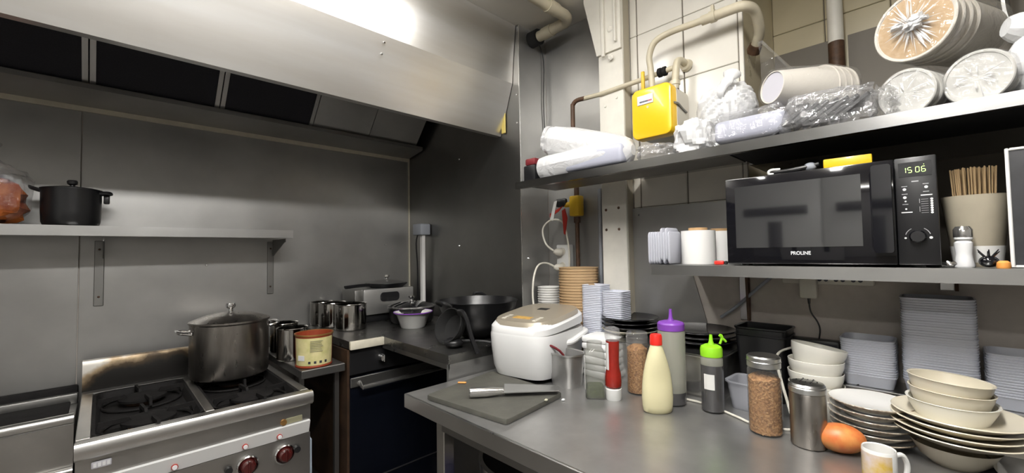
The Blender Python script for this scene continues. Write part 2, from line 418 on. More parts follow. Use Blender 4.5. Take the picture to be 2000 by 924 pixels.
# fridge behind the camera, mirrored in the microwave door ----------
t = thing('upright_fridge', 'white two-door upright fridge with dark handles across the room', 'fridge', (-2.3, .75, 0))
obj('body', B().box(-.28, .25, -.75, .75, .05, 2.1, .01), 'white_plastic', t)
for s, lab in ((-1, None), (1, None)):
    y0, y1 = (-.745, -.006) if s < 0 else (.006, .745)
    d = obj('door', B().box(.25, .29, y0, y1, .08, 2.08, .008), 'white_plastic', t)
    obj('handle', B().box(.29, .32, y0+.1, y1-.1, 1.72, 1.80, .01), 'black_plastic', d)
    obj('strip', B().box(.29, .30, (y0+y1)/2-.06, (y0+y1)/2+.06, .4, 1.66, .003), 'black_plastic', d)

# ------------------------------------------------------------------ extractor hood
hood = thing('extractor_hood', 'large brushed steel extractor hood above the stove', 'hood', (0, 0, 0))
pr = [(1.53, 2.598), (1.545, 2.466), (1.56, 2.295), (1.654, 2.030), (1.685, 2.030), (1.685, 2.036), (1.663, 2.038), (1.575, 2.30), (1.56, 2.466), (1.545, 2.598)]
obj('canopy', B().prism(pr, -2.3, X0-.003, 'x'), 'steel_hood', hood, angle=12)
obj('top_plate', B().box(-2.3, X0-.003, 1.575, Y0-.01, 2.55, 2.56), 'steel_dull', hood)
obj('gutter', B().prism([(2.42, 2.098), (2.44, 2.092), (2.605, 2.066), (2.605, 2.09), (2.45, 2.115), (2.42, 2.118)], -2.3, X0-.01, 'x'), 'steel_wall', hood)
obj('rear_lip', B().prism([(2.600, 2.045), (2.612, 2.045), (2.612, 2.09), (2.600, 2.09)], -2.3, X0-.012, 'x'), 'trim_cream', hood, 'cream sealant bead along the wall')
fa, fb = Vector((0, 2.45, 2.118)), Vector((0, 2.12, 2.475)); fd = (fb-fa).normalized(); fn = Vector((0, -fd.z, fd.y))
if fn.z > 0: fn = -fn
def slab(x0, x1, s0, s1, d0, d1):
    b = B(); L = []
    for x in (x0, x1):
        L.append([Vector((x, 0, 0))+fa+fd*s+fn*d for s, d in ((s0, d0), (s1, d0), (s1, d1), (s0, d1))])
    return b.loft(L)
FL = (fb-fa).length
for x0, x1 in ((-1.55, -1.06), (-1.055, -.555), (-.55, -.049), (-.044, .400), (.405, .835)):
    f = obj('filter', slab(x0+.018, x1-.018, .012, FL-.01, -.012, .0), 'filter_mesh', hood, 'dark grease filter')
    for a, b_ in ((x0, x0+.018), (x1-.018, x1)): obj('frame', slab(a, b_, 0, FL, -.014, .006), 'steel_wall', f)
    obj('frame', slab(x0+.018, x1-.018, 0, .012, -.014, .006), 'steel_wall', f)
for x0, x1 in ((.84, 1.165), (1.168, 1.50)): obj('blank_panel', slab(x0, x1, 0, FL, -.01, .004), 'steel_wall', hood)
obj('tape', B().box(1.538, 1.5465, 1.612, 1.640, 2.04, 2.16, .002, 1, M_=Matrix.Translation((0, 0, 0))), 'tape_yellow', hood, 'yellowed strip of tape at the hood end')
for p in ((.815, 1.562, 2.265), (.81, 1.575, 2.22)): screw(p, (0, -1, -.3), hood, .006, name='rivet')

# ------------------------------------------------------------------ wall shelf over the stove
sh = thing('wall_shelf', 'steel wall shelf above the stove carrying the black pot', 'shelf', (0, 2.35, 1.49))
obj('board', B().prism([(0, 0), (0, .04), (.255, .04), (.255, .055), (.26, .055), (.26, .034), (.006, .034), (.006, .005), (.03, .005), (.03, 0)], -1.9, .712, 'x'), 'steel_shelf', sh)
for x in (-.005, .674, -.7):
    br = obj('bracket', B().box(x-.016, x+.016, .258, .264, -.30, -.012, .002, 1), 'steel_dull', sh)
    obj('arm', B().prism([(.03, -.002), (.258, -.002), (.258, -.09), (.24, -.09), (.05, -.02), (.03, -.02)], x+.010, x+.013, 'x'), 'steel_dull', br)
    for z in (-.05, -.26): screw((x, .258, z), (0, -1, 0), br, .005, 'rust_brown', 'bolt')

# black pot on the wall shelf
pt = thing('lidded_pot', 'black lidded cooking pot on the steel wall shelf', 'pot', (-.088, 2.47, 1.53))
pt.scale = (.72, .72, .95)
obj('body', B().lathe([(0, 0), (.095, 0), (.112, .006), (.118, .02), (.121, .06), (.122, .145), (.124, .158), (.119, .158), (.116, .03), (0, .02)], 40), 'black_pan', pt)
obj('lid', B().lathe([(0, .172), (.06, .17), (.118, .162), (.126, .160), (.126, .157), (0, .155)], 40), 'black_pan', pt)
obj('knob', B().lathe([(0, .165), (.012, .168), (.010, .178), (.021, .184), (.023, .194), (.019, .2), (0, .2)], 20), 'black_plastic', pt)
for s in (-1, 1):
    d = Vector((math.cos(-.15), math.sin(-.15), 0))*s
    q = [(.112, -.03, .148), (.15, -.026, .158 if s < 0 else .150), (.162, 0, .164 if s < 0 else .150), (.15, .026, .158 if s < 0 else .150), (.112, .03, .148)]
    h = B().tube([(d.x*a-d.y*b_, d.y*a+d.x*b_, c) for a, b_, c in q], .009, 8, smooth=4, flat=.7)
    if s > 0: h.box(.128, .155, -.02, .02, .105, .148, .006)
    obj('handle', h, 'black_plastic', pt)
# bag of orange food at the far left
def blob(n=28, m=18, seed=0, amp=.12, fr=2.2, pw=.6):
    def fn(p):
        q = Vector([math.copysign(abs(c)**pw, c) for c in p]); q = q*(p.length/max(q.length, 1e-6)) if False else q
        d = noise.noise(p*fr+Vector((seed, seed*.7, 0)))*amp + abs(noise.noise(p*fr*2.7+Vector((0, seed, 3))))*amp*.7
        if amp > .15: d += (abs(noise.noise(p*fr*5+Vector((3, seed, 0))))-.2)*amp*.45
        return q*(1-amp*.3+d)
    return fn
bg = thing('food_bag', 'clear knotted bag of orange food on the wall shelf', 'bag', (-.312, 2.47, 1.53))
obj('food', B().ball((0, 0, .09), (.105, .075, .088), 24, 14, fn=blob(seed=3, amp=.25, pw=.8)), 'fryer_orange', bg)
obj('film', B().ball((0, 0, .12), (.118, .085, .118), 28, 18, fn=blob(seed=5, amp=.22, pw=.8)).tube([(0, 0, .20), (.02, 0, .26), (.01, .01, .30)], lambda t_: .03-.02*math.sin(t_*PI), 14, smooth=4), 'film_clear', bg)

# ------------------------------------------------------------------ gas stove
st = thing('gas_stove', 'four-burner steel gas stove with red control knobs', 'stove', (-.048, 1.80, 0))
W_, D_ = .668, .72          # width, depth; local x to the right, y to the wall
obj('body', B().box(.004, W_-.004, .03, D_, .10, .80, .004), 'steel_stove', st)
for x in (.05, W_-.05):
    for y in (.08, .6): obj('foot', B().cyl((x, y, 0), (x, y, .1), .022), 'steel_dull', st)
pans = [(.035, .322), (.350, .636)]
hb = B()
zt = .85
# hob deck with two pressed wells (frame strips round each well)
for a in ((0, W_, 0.0, .05), (0, W_, .645, .70)): hb.box(a[0], a[1], a[2], a[3], zt-.012, zt, .003, 1)
for a in ((0, .034), (.322, .350), (.636, W_)): hb.box(a[0], a[1], .05, .645, zt-.012, zt, .002, 1)
obj('hob_deck', hb, 'steel_stove', st)
obj('front_rail', B().prism([(0, .802), (-.012, .812), (-.014, .84), (-.006, .853), (.012, .854), (.012, .80)], 0, W_, 'x'), 'steel_rail', st, 'bright rounded rail along the hob front', angle=50)
obj('fascia', B().box(.002, W_-.002, .018, .035, .735, .80), 'steel_stove', st)
obj('light_strip', B().prism([(.005, .735), (.035, .74), (.035, .685), (.022, .685)], .02, W_-.006, 'x'), 'strip_white', st, 'pale strip with red push buttons')
obj('knob_panel', B().box(.002, W_-.002, .02, .035, .12, .684), 'steel_stove', st)
obj('splash_back', B().prism([(.70, .80), (.70, .955), (.708, .972), (.722, .976), (.722, .80)], 0, W_, 'x'), 'soot_steel', st, 'soot-blackened upstand')
for x0, x1 in pans:
    w_ = x1-x0
    def L(sh_, z): return z3(rrect(w_-2*sh_, .595-2*sh_, .035, 5, (x0+x1)/2, .3475), z)
    wb = B().loft([L(0, zt-.001), L(.008, zt-.004), L(.020, zt-.032), L(.03, zt-.036)], cap0=False)
    wll = obj('burner_well', wb, 'black_iron', st, 'blackened pressed well')
    for y in (.17, .49):
        cx = (x0+x1)/2
        bu = obj('burner', B().lathe([(.0, zt-.036), (.052, zt-.036), (.058, zt-.03), (.058, zt-.020), (.048, zt-.018)], 28, c=(cx, y, 0)), 'brown_stain' if y > .3 else 'copper_rim', st, 'brass burner ring')
        obj('cap', B().lathe([(0, zt-.002), (.055, zt-.004), (.076, zt-.009), (.076, zt-.018), (0, zt-.018)], 28, c=(cx, y, 0)), 'black_iron', bu)
        gr = B()
        for k in range(4):
            a = k*PI/2+.12
            d_ = Vector((math.cos(a), math.sin(a), 0)); c_ = Vector((cx, y, zt)); n_ = Vector((-d_.y, d_.x, 0))
            pr2 = [(.045, -.010), (.055, .009), (.13, .010), (.136, -.02), (.128, -.034), (.120, -.004), (.06, -.006)]
            gr.loft([[c_+d_*u+n_*t_+Vector((0, 0, v)) for u, v in pr2] for t_ in (-.0045, .0045)])
        gr.tube([(cx+.122*math.cos(k*PI/10), y+.122*math.sin(k*PI/10), zt-.030) for k in range(20)], .005, 6, closed=True)
        obj('pan_support', gr, 'black_iron', st)
for i, x in enumerate((.445, .569, .20)):
    kn = obj('knob_ring', B().lathe([(.036, -.004), (.036, .012), (.032, .016), (.028, .012), (.028, -.004)], 28, M_=Matrix.Translation((x, .02, .630)) @ Matrix.Rotation(PI/2, 4, 'X')), 'chrome', st)
    obj('knob', B().lathe([(0, .034), (.018, .034), (.024, .028), (.027, .006), (.027, 0)], 24, M_=Matrix.Translation((x, .02, .630)) @ Matrix.Rotation(PI/2, 4, 'X')).box(x-.004, x+.004, -.02, -.004, .61, .657, .002, 1), 'knob_red', kn, 'dark red knob')
for x in (.386, .614, .14): obj('igniter_button', B().cyl((x, .022, .634), (x, .004, .634), .013, .012, 16), 'black_plastic', st)
for x in (.234, .437, .551): 
    bt = obj('button_bezel', B().cyl((x, .018, .702), (x, .008, .702), .0095, .0095, 16), 'red_badge', st)
    obj('button', B().cyl((x, .008, .702), (x, .004, .702), .0075, .007, 14), 'print_white', bt)
bd = obj('badge', B().box(.575, .634, .013, .019, .741, .762, .001, 1), 'badge', st)
obj('emblem', B().cyl((.566, .02, .751), (.566, .011, .751), .012, .011, 16), 'copper_rim', st)
bd = obj('badge', B().box(.036, .082, .012, .019, .764, .786, .006, 2), 'label_silver', st)
for k in range(4): obj('badge_mark', B().box(.041+k*.010, .048+k*.010, .011, .0125, .769, .781), 'print_white', bd)

# stockpot on the rear right burner
sk = thing('stockpot', 'tall lidded steel stockpot on the right rear burner', 'pot', (.432, 2.305, .863))
obj('body', B().lathe([(0, 0), (.14, 0), (.15, .006), (.153, .018), (.153, .236), (.158, .242), (.158, .247), (.150, .247), (.148, .02), (0, .012)], 56), 'steel_pot', sk)
ld = obj('lid', B().lathe([(0, .285), (.05, .281), (.10, .270), (.14, .255), (.156, .249), (.156, .245), (0, .246)], 48), 'steel_pot', sk)
obj('knob', B().lathe([(0, .283), (.010, .284), (.009, .296), (.018, .302), (.021, .312), (.018, .322), (0, .324)], 20), 'chrome', ld)
for s in (-1, 1):
    a0 = .02 + (0 if s > 0 else PI)
    d = Vector((math.cos(a0), math.sin(a0), 0)); n_ = Vector((-d.y, d.x, 0))
    pts = [d*.150+n_*-.04+Vector((0, 0, .205)), d*.185+n_*-.036+Vector((0, 0, .213)), d*.197+Vector((0, 0, .217)), d*.185+n_*.036+Vector((0, 0, .213)), d*.150+n_*.04+Vector((0, 0, .205))]
    obj('handle', B().tube(pts, .0075, 8, smooth=4), 'chrome', sk)

# appliance left of the stove
lu = thing('griddle', 'steel griddle with rounded rails left of the stove', 'griddle', (-.86, 2.17, 0))
GW = .80
obj('body', B().box(0, GW, .03, .44, .1, .80, .004), 'steel_stove', lu)
obj('plate', B().box(.02, GW-.02, .04, .40, .80, .812, .004), 'black_iron', lu)
obj('splash_guard', B().box(0, GW, .405, .44, .80, .865, .008), 'black_iron', lu)
obj('guard_ledge', B().box(0, GW, .365, .404, .80, .84, .004), 'steel_dull', lu)
obj('front_rail', B().tube([(0, .02, .832), (GW, .02, .832)], .018, 14), 'steel_rail', lu)
obj('front_panel', B().box(0, GW, .012, .029, .62, .812), 'steel_stove', lu)
for z in (.655, .60): obj('lower_rail', B().tube([(0, .0, z), (GW, .0, z)], .014 if z > .63 else .012, 14), 'steel_rail', lu)
for x in (.05, GW-.05):
    for y in (.08, .38): obj('foot', B().cyl((x, y, 0), (x, y, .1), .02), 'steel_dull', lu)

solo('cleaning_cloth', B().prism([(0, 0), (.05, .01), (.052, .30), (.03, .37), (.0, .36), (-.004, .18)], 0, .012, 'x'), 'cloth_blue', 'pale blue cloth hanging at the right flank of the stove', 'cloth', (.6225, 1.85, .28))
# ------------------------------------------------------------------ low shelf with tin, pots
ls = thing('low_shelf', 'small steel shelf between stove and oven holding the tin', 'shelf', (.625, 1.945, .864))
obj('board', B().box(0, .19, 0, .655, .0, .036, .003, 1), 'steel_dull', ls)
for x in (.01, .165):
    for y in (.06, .6): obj('leg', B().box(x, x+.02, y, y+.02, -.864, 0), 'steel_dull', ls)
obj('lower_board', B().box(.0, .19, .15, .6, -.60, -.58), 'steel_dull', ls)
tn = thing('food_tin', 'large opened tin with pale yellow label on the low shelf', 'tin', (.705, 2.028, .90), -.33)
obj('body', B().lathe([(0, .003), (.074, 0), (.077, .003), (.077, .008), (.075, .01), (.079, .136), (.081, .139), (.081, .144), (.077, .144), (.073, .012), (0, .008)], 44), 'can_red', tn)
obj('rim', B().lathe([(.0785, .139), (.0825, .141), (.0825, .147), (.0785, .147)], 44), 'copper_rim', tn, 'coppery rolled rim')
lb = []
for z, r_ in ((.012, .0758), (.132, .0797)): lb.append([(r_*math.cos(a), r_*math.sin(a), z) for a in [-PI/2-1.22+2.44*i/24 for i in range(25)]]+[((r_-.001)*math.cos(a), (r_-.001)*math.sin(a), z) for a in [-PI/2+1.22-2.44*i/24 for i in range(25)]])
lab = obj('paper_label', B().loft(lb), 'can_label', tn, 'pale yellow paper label', angle=60)
for k in range(4):
    a = -PI/2-.25+k*.3
    obj('label_mark', B().box(-.005, .005, -.0006, .0006, -.005, .005, M_=Matrix.Translation((.0774*math.cos(a), .0774*math.sin(a), .026)) @ Matrix.Rotation(a+PI/2, 4, 'Z')), 'ink', lab)
a = -PI/2-.72
obj('label_mark', B().box(-.016, .016, -.0008, .0008, -.011, .011, M_=Matrix.Translation((.0778*math.cos(a), .0778*math.sin(a), .046)) @ Matrix.Rotation(a+PI/2, 4, 'Z')), 'print_white', lab)
for k in range(7):
    z = .075+k*.0075; r_ = .0776+.0039*(z-.06)/.07; a = -PI/2+.12
    obj('label_mark', B().box(-.026, .026-.004*(k % 3), -.0007, .0007, -.0012, .0012, M_=Matrix.Translation((r_*math.cos(a), r_*math.sin(a), z)) @ Matrix.Rotation(a+PI/2, 4, 'Z')), 'badge', lab)
def potlet(name, label, loc, r_, h, handles=True, lip=.003):
    t = thing(name, label, 'pot', loc)
    obj('body', B().lathe([(0, 0), (r_-.006, 0), (r_, .006), (r_, h-.004), (r_+lip, h), (r_+lip-.001, h+.002), (r_-.002, h-.002), (r_-.004, .006), (0, .004)], 40), 'steel_mirror', t)
    return t
potlet('small_pot', 'shiny steel pot behind the yellow-labelled tin, nearer of two', (.672, 2.225, .90), .068, .15)
potlet('small_pot', 'shiny steel pot against the wall behind the stockpot, farther of two', (.70, 2.45, .90), .066, .145)
# ------------------------------------------------------------------ corner counter (C1), oven
ct = thing('corner_counter', 'L-shaped steel corner worktop carrying the woks and fryer', 'counter', (0, 0, 0))
poly = [(.83, 2.612), (.83, 1.937), (.995, 1.937), (.985, 1.374), (1.76, 1.374), (1.76, 1.508), (1.545, 1.508), (1.545, 2.612)]
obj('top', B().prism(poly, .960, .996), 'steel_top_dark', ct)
obj('end_panel', B().box(.985, 1.70, 1.374, 1.386, .08, .9595), 'steel_wall', ct)
obj('front_lip', B().prism([(.995, 1.936), (.985, 1.374), (.990, 1.374), (1.0, 1.936)], .940, .9595), 'steel_shelf', ct)
obj('cream_edge', B().box(.828, .998, 1.918, 1.9365, .958, .997, .004), 'trim_cream', ct, 'cream front edging over the oven')
for p in ((1.5, 1.42), (1.5, 2.58)): obj('leg', B().box(p[0]-.02, p[0]+.02, p[1]-.02, p[1]+.02, 0, .959), 'steel_dull', ct)
ov = thing('oven', 'built-in black glass oven under the corner counter', 'oven', (.835, 1.945, 0))
obj('body', B().box(0, .62, .02, .62, .1, .952), 'black_iron', ov)
obj('side_panel', B().box(-.012, -.001, .0, .65, .05, .955), 'brown_stain', ov, 'grease-browned side panel')
obj('control_panel', B().box(.0, .6, 0, .019, .835, .952, .003, 1), 'black_plastic', ov)
obj('knob', B().lathe([(0, .03), (.014, .03), (.018, .0)], 18, M_=Matrix.Translation((.155, 0, .895)) @ Matrix.Rotation(PI/2, 4, 'X')).box(.150, .160, -.045, -.012, .878, .915, .003, 1), 'chrome', ov)
dr = obj('door', B().box(.0, .6, -.004, .019, .12, .825, .004, 1), 'oven_glass', ov)
obj('trim_bar', B().box(.0, .6, -.012, -.0045, .78, .825, .003, 1), 'steel_dull', dr)
obj('handle', B().tube([(.04, -.012, .80), (.04, -.05, .785), (.56, -.05, .785), (.56, -.012, .80)], .011, 10), 'steel_bright', dr)
obj('seam', B().box(.0, .6, -.006, -.0042, .33, .336), 'steel_dull', dr)
for x in (.03, .55):
    for y in (.05, .58): obj('foot', B().cyl((x, y+.02, 0), (x, y+.02, .1), .02), 'steel_dull', ov)
# canisters
potlet('steel_canister', 'shiny steel canister at the counter edge, nearest of three', (.975, 2.26, .996), .082, .138)
potlet('steel_canister', 'shiny steel canister, middle of the three in a row', (.942, 2.425, .996), .072, .135)
potlet('steel_canister', 'shiny steel canister against the wall, farthest of three', (.925, 2.541, .996), .062, .132)
# fryer with lid and pan on it
fy = thing('deep_fryer', 'square steel deep fryer with black recessed grip in the corner', 'fryer', (1.075, 2.375, .996))
obj('base', B().box(.02, .35, .02, .225, 0, .045, .006), 'black_plastic', fy)
obj('body', B().box(.03, .36, 0, .235, .045, .195, .006), 'steel_wall', fy)
obj('side_box', B().box(-.02, .029, .01, .19, .05, .195, .004), 'steel_dull', fy)
obj('grip', B().prism(rrect(.125, .055, .02, 5, .195, .145), -.004, .004, 'y'), 'black_plastic', fy, 'black oval grip recess')
pn = thing('frying_pan', 'black frying pan with glass lid resting on the deep fryer', 'pan', (1.30, 2.47, 1.192))
obj('body', B().lathe([(0, 0), (.10, 0), (.125, .02), (.128, .028), (.122, .026), (.098, .004), (0, .004)], 36), 'black_pan', pn)
obj('lid', B().lathe([(0, .05), (.06, .045), (.11, .032), (.127, .029), (.127, .026), (0, .03)], 36), 'steel_dull', pn)
obj('knob', B().lathe([(0, .05), (.008, .05), (.008, .058), (.018, .066), (.018, .076), (0, .08)], 18), 'chrome', pn)
obj('handle', B().tube([(-.12, -.02, .02), (-.19, -.045, .022), (-.30, -.08, .02)], .012, 8, smooth=4, flat=.6), 'black_plastic', pn)
lp = thing('lidded_pan', 'black shallow pan with glass lid behind the white bowl', 'pan', (1.325, 2.215, .996))
obj('body', B().lathe([(0, 0), (.11, 0), (.125, .02), (.132, .085), (.138, .092), (.134, .093), (.122, .02), (0, .006)], 40), 'black_pan', lp)
l2 = obj('lid', B().lathe([(0, .128), (.06, .122), (.11, .107), (.135, .095), (.135, .091), (0, .095)], 40), 'dark_glass', lp)
obj('lid_rim', B().lathe([(.128, .094), (.139, .092), (.139, .098), (.130, .1)], 40), 'steel_bright', l2)
obj('knob', B().lathe([(0, .126), (.009, .127), (.008, .136), (.019, .146), (.019, .154), (0, .158)], 18), 'chrome', l2)
for s in (-1, 1): obj('handle', B().tube([(s*.128*.5-.02, -.125+.02, .08), (s*.09, -.15, .085), (s*.13*.9, -.12*.6, .08)], .009, 8, smooth=4) if s < 0 else B().tube([(.125, .03, .08), (.155, .0, .085), (.125, -.03, .08)], .009, 8, smooth=4), 'black_plastic', lp)
wb = thing('enamel_bowl', 'white bowl with blue-violet rim on the corner counter', 'bowl', (1.235, 2.05, .996))
BP = [(0, 0), (.062, 0), (.066, .004), (.088, .070), (.104, .082), (.104, .086), (.086, .078), (.062, .010), (0, .006)]
obj('body', B().lathe(BP, 44), 'ceramic_white', wb)
obj('rim', B().lathe([(.1032, .0805), (.1058, .083), (.1055, .087), (.1028, .087)], 44), 'purple_cap', wb, 'violet rim line')
du = thing('cable_duct', 'white upright cable duct with grey head in the corner', 'duct', (1.505, 2.375, .996))
obj('duct', B().box(-.010, .012, -.016, .016, 0, .53, .003, 1), 'paper_white', du)
obj('head', B().box(-.035, .04, -.035, .065, .525, .598, .008), 'grey_duct', du, 'grey box on top')
obj('cable', B().tube([(-.012, .03, .54), (-.02, .045, .47), (-.012, .042, .3), (-.012, .045, .0)], .005, 6, smooth=4), 'black_plastic', du, 'black cable')
# woks
wk = thing('wok', 'large black wok with loop handle beside the rice cooker', 'wok', (1.305, 1.575, .996))
obj('bowl', B().lathe([(0, 0), (.07, .003), (.115, .035), (.155, .085), (.178, .135), (.190, .172), (.194, .176), (.188, .178), (.174, .138), (.150, .09), (.11, .042), (.065, .01), (0, .008)], 52), 'black_pan', wk)
obj('loop_handle', B().tube([(-.19, .03, .165), (-.225, .02, .185), (-.225, -.035, .185), (-.19, -.045, .165)], .008, 8, smooth=4), 'black_plastic', wk)
obj('loop_handle', B().tube([(.10, .16, .165), (.135, .19, .185), (.165, .165, .185), (.16, .11, .165)], .008, 8, smooth=4), 'black_plastic', wk)
sl = thing('skillet', 'small black skillet leaning in front of the wok', 'pan', (1.125, 1.505, 1.066), rot=(math.radians(66), 0, math.radians(-84)))
obj('bowl', B().lathe([(0, 0), (.045, .0), (.062, .012), (.074, .04), (.078, .058), (.074, .058), (.058, .016), (.04, .005), (0, .004)], 36), 'void_black', sl)
obj('handle', B().tube([(.045, .060, .056), (.075, .058, .062), (.105, .03, .056), (.135, -.03, .035), (.16, -.085, .0)], .017, 8, smooth=4, flat=.6), 'black_plastic', sl)
ldl = thing('ladle', 'black ladle with long steel handle reaching past the rice cooker', 'ladle', (1.085, 1.475, .996))
obj('bowl', B().ball((0, 0, .022), (.042, .042, .022), 20, 10), 'black_plastic', ldl)
obj('handle', B().tube([(.02, -.02, .03), (.10, -.14, .025), (.155, -.27, -.02), (.175, -.33, -.055)], .006, 8, smooth=4), 'black_plastic', ldl)

# ------------------------------------------------------------------ main work table (C2)
wt = thing('work_table', 'long steel work table in the foreground', 'table', (0, 0, 0))
obj('top', B().prism([(.79, 1.362), (.79, -1.4), (1.688, -1.4), (1.688, .945), (1.60, .95), (1.60, 1.1), (1.76, 1.1), (1.76, 1.362)], .862, .90), 'steel_top', wt)
obj('front_lip', B().box(.782, .7895, -1.4, 1.362, .852, .9005, .002, 1), 'steel_shelf', wt)
obj('apron', B().box(.83, .85, -1.4, 1.20, .80, .861), 'steel_dull', wt)
for p in ((.855, 1.215), (.855, -1.3), (1.62, -1.3)):
    lg = obj('leg', B().box(p[0]-.022, p[0]+.022, p[1]-.022, p[1]+.022, .02, .861, .003, 1), 'steel_stove', wt)
    obj('foot', B().cyl((p[0], p[1], 0), (p[0], p[1], .02), .018), 'black_plastic', lg)
obj('lower_shelf', B().box(.84, 1.66, -1.3, .7, .20, .22), 'steel_dull', wt)
bk = thing('back_ledge', 'raised steel ledge along the wall under the plastic tubs', 'ledge', (0, 0, .9))
obj('ledge_top', B().box(1.552, 1.688, -1.4, .225, .085, .1, .002, 1), 'steel_shelf', bk)
obj('riser', B().box(1.556, 1.56, -1.4, .225, 0, .0845), 'steel_dull', bk)
obj('end_cap', B().box(1.561, 1.688, .220, .224, 0, .0845), 'steel_dull', bk)
bn = thing('storage_drum', 'dark blue drum with steel clamp ring under the work table', 'drum', (1.10, 1.02, 0))
obj('body', B().lathe([(0, .005), (.175, 0), (.19, .03), (.19, .25), (.196, .26), (.19, .27), (.19, .45), (.196, .46), (.19, .47), (.19, .66), (.182, .665), (.175, .665), (.175, .1), (0, .1)], 48), 'blue_bin', bn)
obj('clamp_ring', B().lathe([(.186, .662), (.2, .665), (.2, .69), (.186, .693)], 48), 'steel_bright', bn)
obj('lid', B().lathe([(0, .672), (.16, .668), (.185, .68), (.185, .668), (0, .664)], 48), 'black_plastic', bn)

# cutting board, cleaver
cb = [(.803, 1.252), (.843, .895), (1.140, .928), (1.152, 1.304)]
def inset(poly, k):
    c = Vector((sum(p[0] for p in poly)/4, sum(p[1] for p in poly)/4)); return [((Vector(p)-c)*k+c) for p in poly]
pl = []
for i, p in enumerate(cb):
    a, b_ = Vector(cb[i-1]), Vector(cb[(i+1) % 4]); p = Vector(p)
    for t_ in (0, .5, 1):
        u, v = p+(a-p).normalized()*.014*(1-t_), p+(b_-p).normalized()*.014*t_
        pl.append(((u+v)/2) if t_ == .5 else (u if t_ == 0 else v))
pl = [tuple(q) for q in pl]
solo('cutting_board', B().loft([z3(inset(pl, .99) if False else pl, .9015), z3(pl, .913), z3([(q[0]*.992+.98*.008, q[1]*.992+1.095*.008) for q in pl], .916)]), 'board', 'grey-green stained cutting board at the table corner', 'cutting board')
cv = thing('cleaver', 'steel cleaver lying across the cutting board', 'knife', (.885, 1.118, .916), math.atan2(-.78, 1))
obj('handle', B().lathe([(0, 0), (.014, 0), (.0165, .003), (.0165, .06), (.013, .09), (.010, .115), (0, .116)], 20, M_=Matrix.Translation((0, 0, .0175)) @ Matrix.Rotation(PI/2, 4, 'Y')), 'steel_bright', cv)
obj('blade', B().prism([(.105, -.008), (.122, -.014), (.30, -.020), (.306, .035), (.125, .082), (.118, .012), (.105, .010)], .0135, .0165), 'steel_shelf', cv)
for i, (x, y, z, L_, a, m_, lb_, ct_) in enumerate(((.965, 1.262, .9185, .032, -.9, 'orange_bit', 'orange peel sliver on the cutting board', 'scrap'), (1.04, .915, .9185, .012, .3, 'debris', 'pale crumb near the cutting board front corner', 'scrap'), (1.115, .905, .9025, .013, .5, 'foam', 'white crumb beside the cutting board', 'scrap'), (1.075, 1.03, .9185, .012, 1.2, 'debris', 'pale green scrap in front of the cleaver blade', 'scrap'))):
    solo('food_scrap', B().box(-L_/2, L_/2, -.005, .005, -.002, .003, .002, 1), m_, lb_, ct_, (x, y, z), a)

# ------------------------------------------------------------------ rice cooker
rc = thing('rice_cooker', 'white rice cooker with champagne lid and amber display', 'rice cooker', (1.312, 1.192, .90), math.radians(9))
rc.scale = (1.05, 1.09, 1.0)
def sup(w_, d, z, n=48, e=4.2, cx=0, cy=0):
    o = []
    for j in range(n):
        a = 2*PI*j/n; c, s = math.cos(a), math.sin(a)
        o.append((cx+w_/2*math.copysign(abs(c)**(2/e), c), cy+d/2*math.copysign(abs(s)**(2/e), s), z))
    return o
# local -x is the front of the cooker, +x the back
obj('body', B().loft([sup(.28, .20, .012), sup(.315, .235, .018), sup(.335, .255, .05), sup(.35, .268, .12), sup(.356, .272, .175), sup(.352, .268, .184)]), 'cooker_white', rc)
obj('base', B().loft([sup(.24, .16, 0), sup(.27, .19, .0115)]), 'black_plastic', rc)
def tilt(loop, k, x0=.16): return [(x, y, z+k*(x+x0)) for x, y, z in loop]
obj('lid', B().loft([tilt(sup(.352, .268, .1845), .06), tilt(sup(.350, .266, .205), .10), tilt(sup(.325, .240, .222), .10), tilt(sup(.30, .215, .228), .10)]), 'cooker_white', rc)
lid = obj('lid_plate', B().loft([tilt(sup(.338, .255, .215, e=3.6), .10), tilt(sup(.322, .238, .231, e=3.6), .10), tilt(sup(.20, .15, .234), .10)]), 'cooker_champagne', rc, 'champagne-coloured lid plate with control panel')
def onlid(x, y, dz=0): return (x, y, .233+.10*(x+.16)+dz)
def lidbox(x0, x1, y0, y1, h): 
    L_ = [[(x, y, .2335+.10*(x+.16)+(h if k else -.004)) for x, y in ((x0, y0), (x1, y0), (x1, y1), (x0, y1))] for k in (0, 1)]
    return B().loft(L_)
obj('display', lidbox(-.118, -.088, -.038, .038, .0012), 'amber_screen', lid)
obj('vent', lidbox(.03, .06, -.02, .022, .0015), 'black_plastic', lid)
for k in range(6): obj('key', lidbox(-.135+.022*(k % 3), -.122+.022*(k % 3), (-.075 if k < 3 else .06), (-.06 if k < 3 else .075), .001), 'meter_grey', lid)
for s in (-1,): obj('handle', B().tube([(-.01, s*.128, .138), (.005, s*.142, .142), (.06, s*.144, .152), (.12, s*.142, .163), (.14, s*.125, .166)], .0115, 10, smooth=4), 'cooker_white', rc)
obj('hinge', B().box(.165, .195, -.09, .09, .11, .205, .012), 'cooker_white', rc)

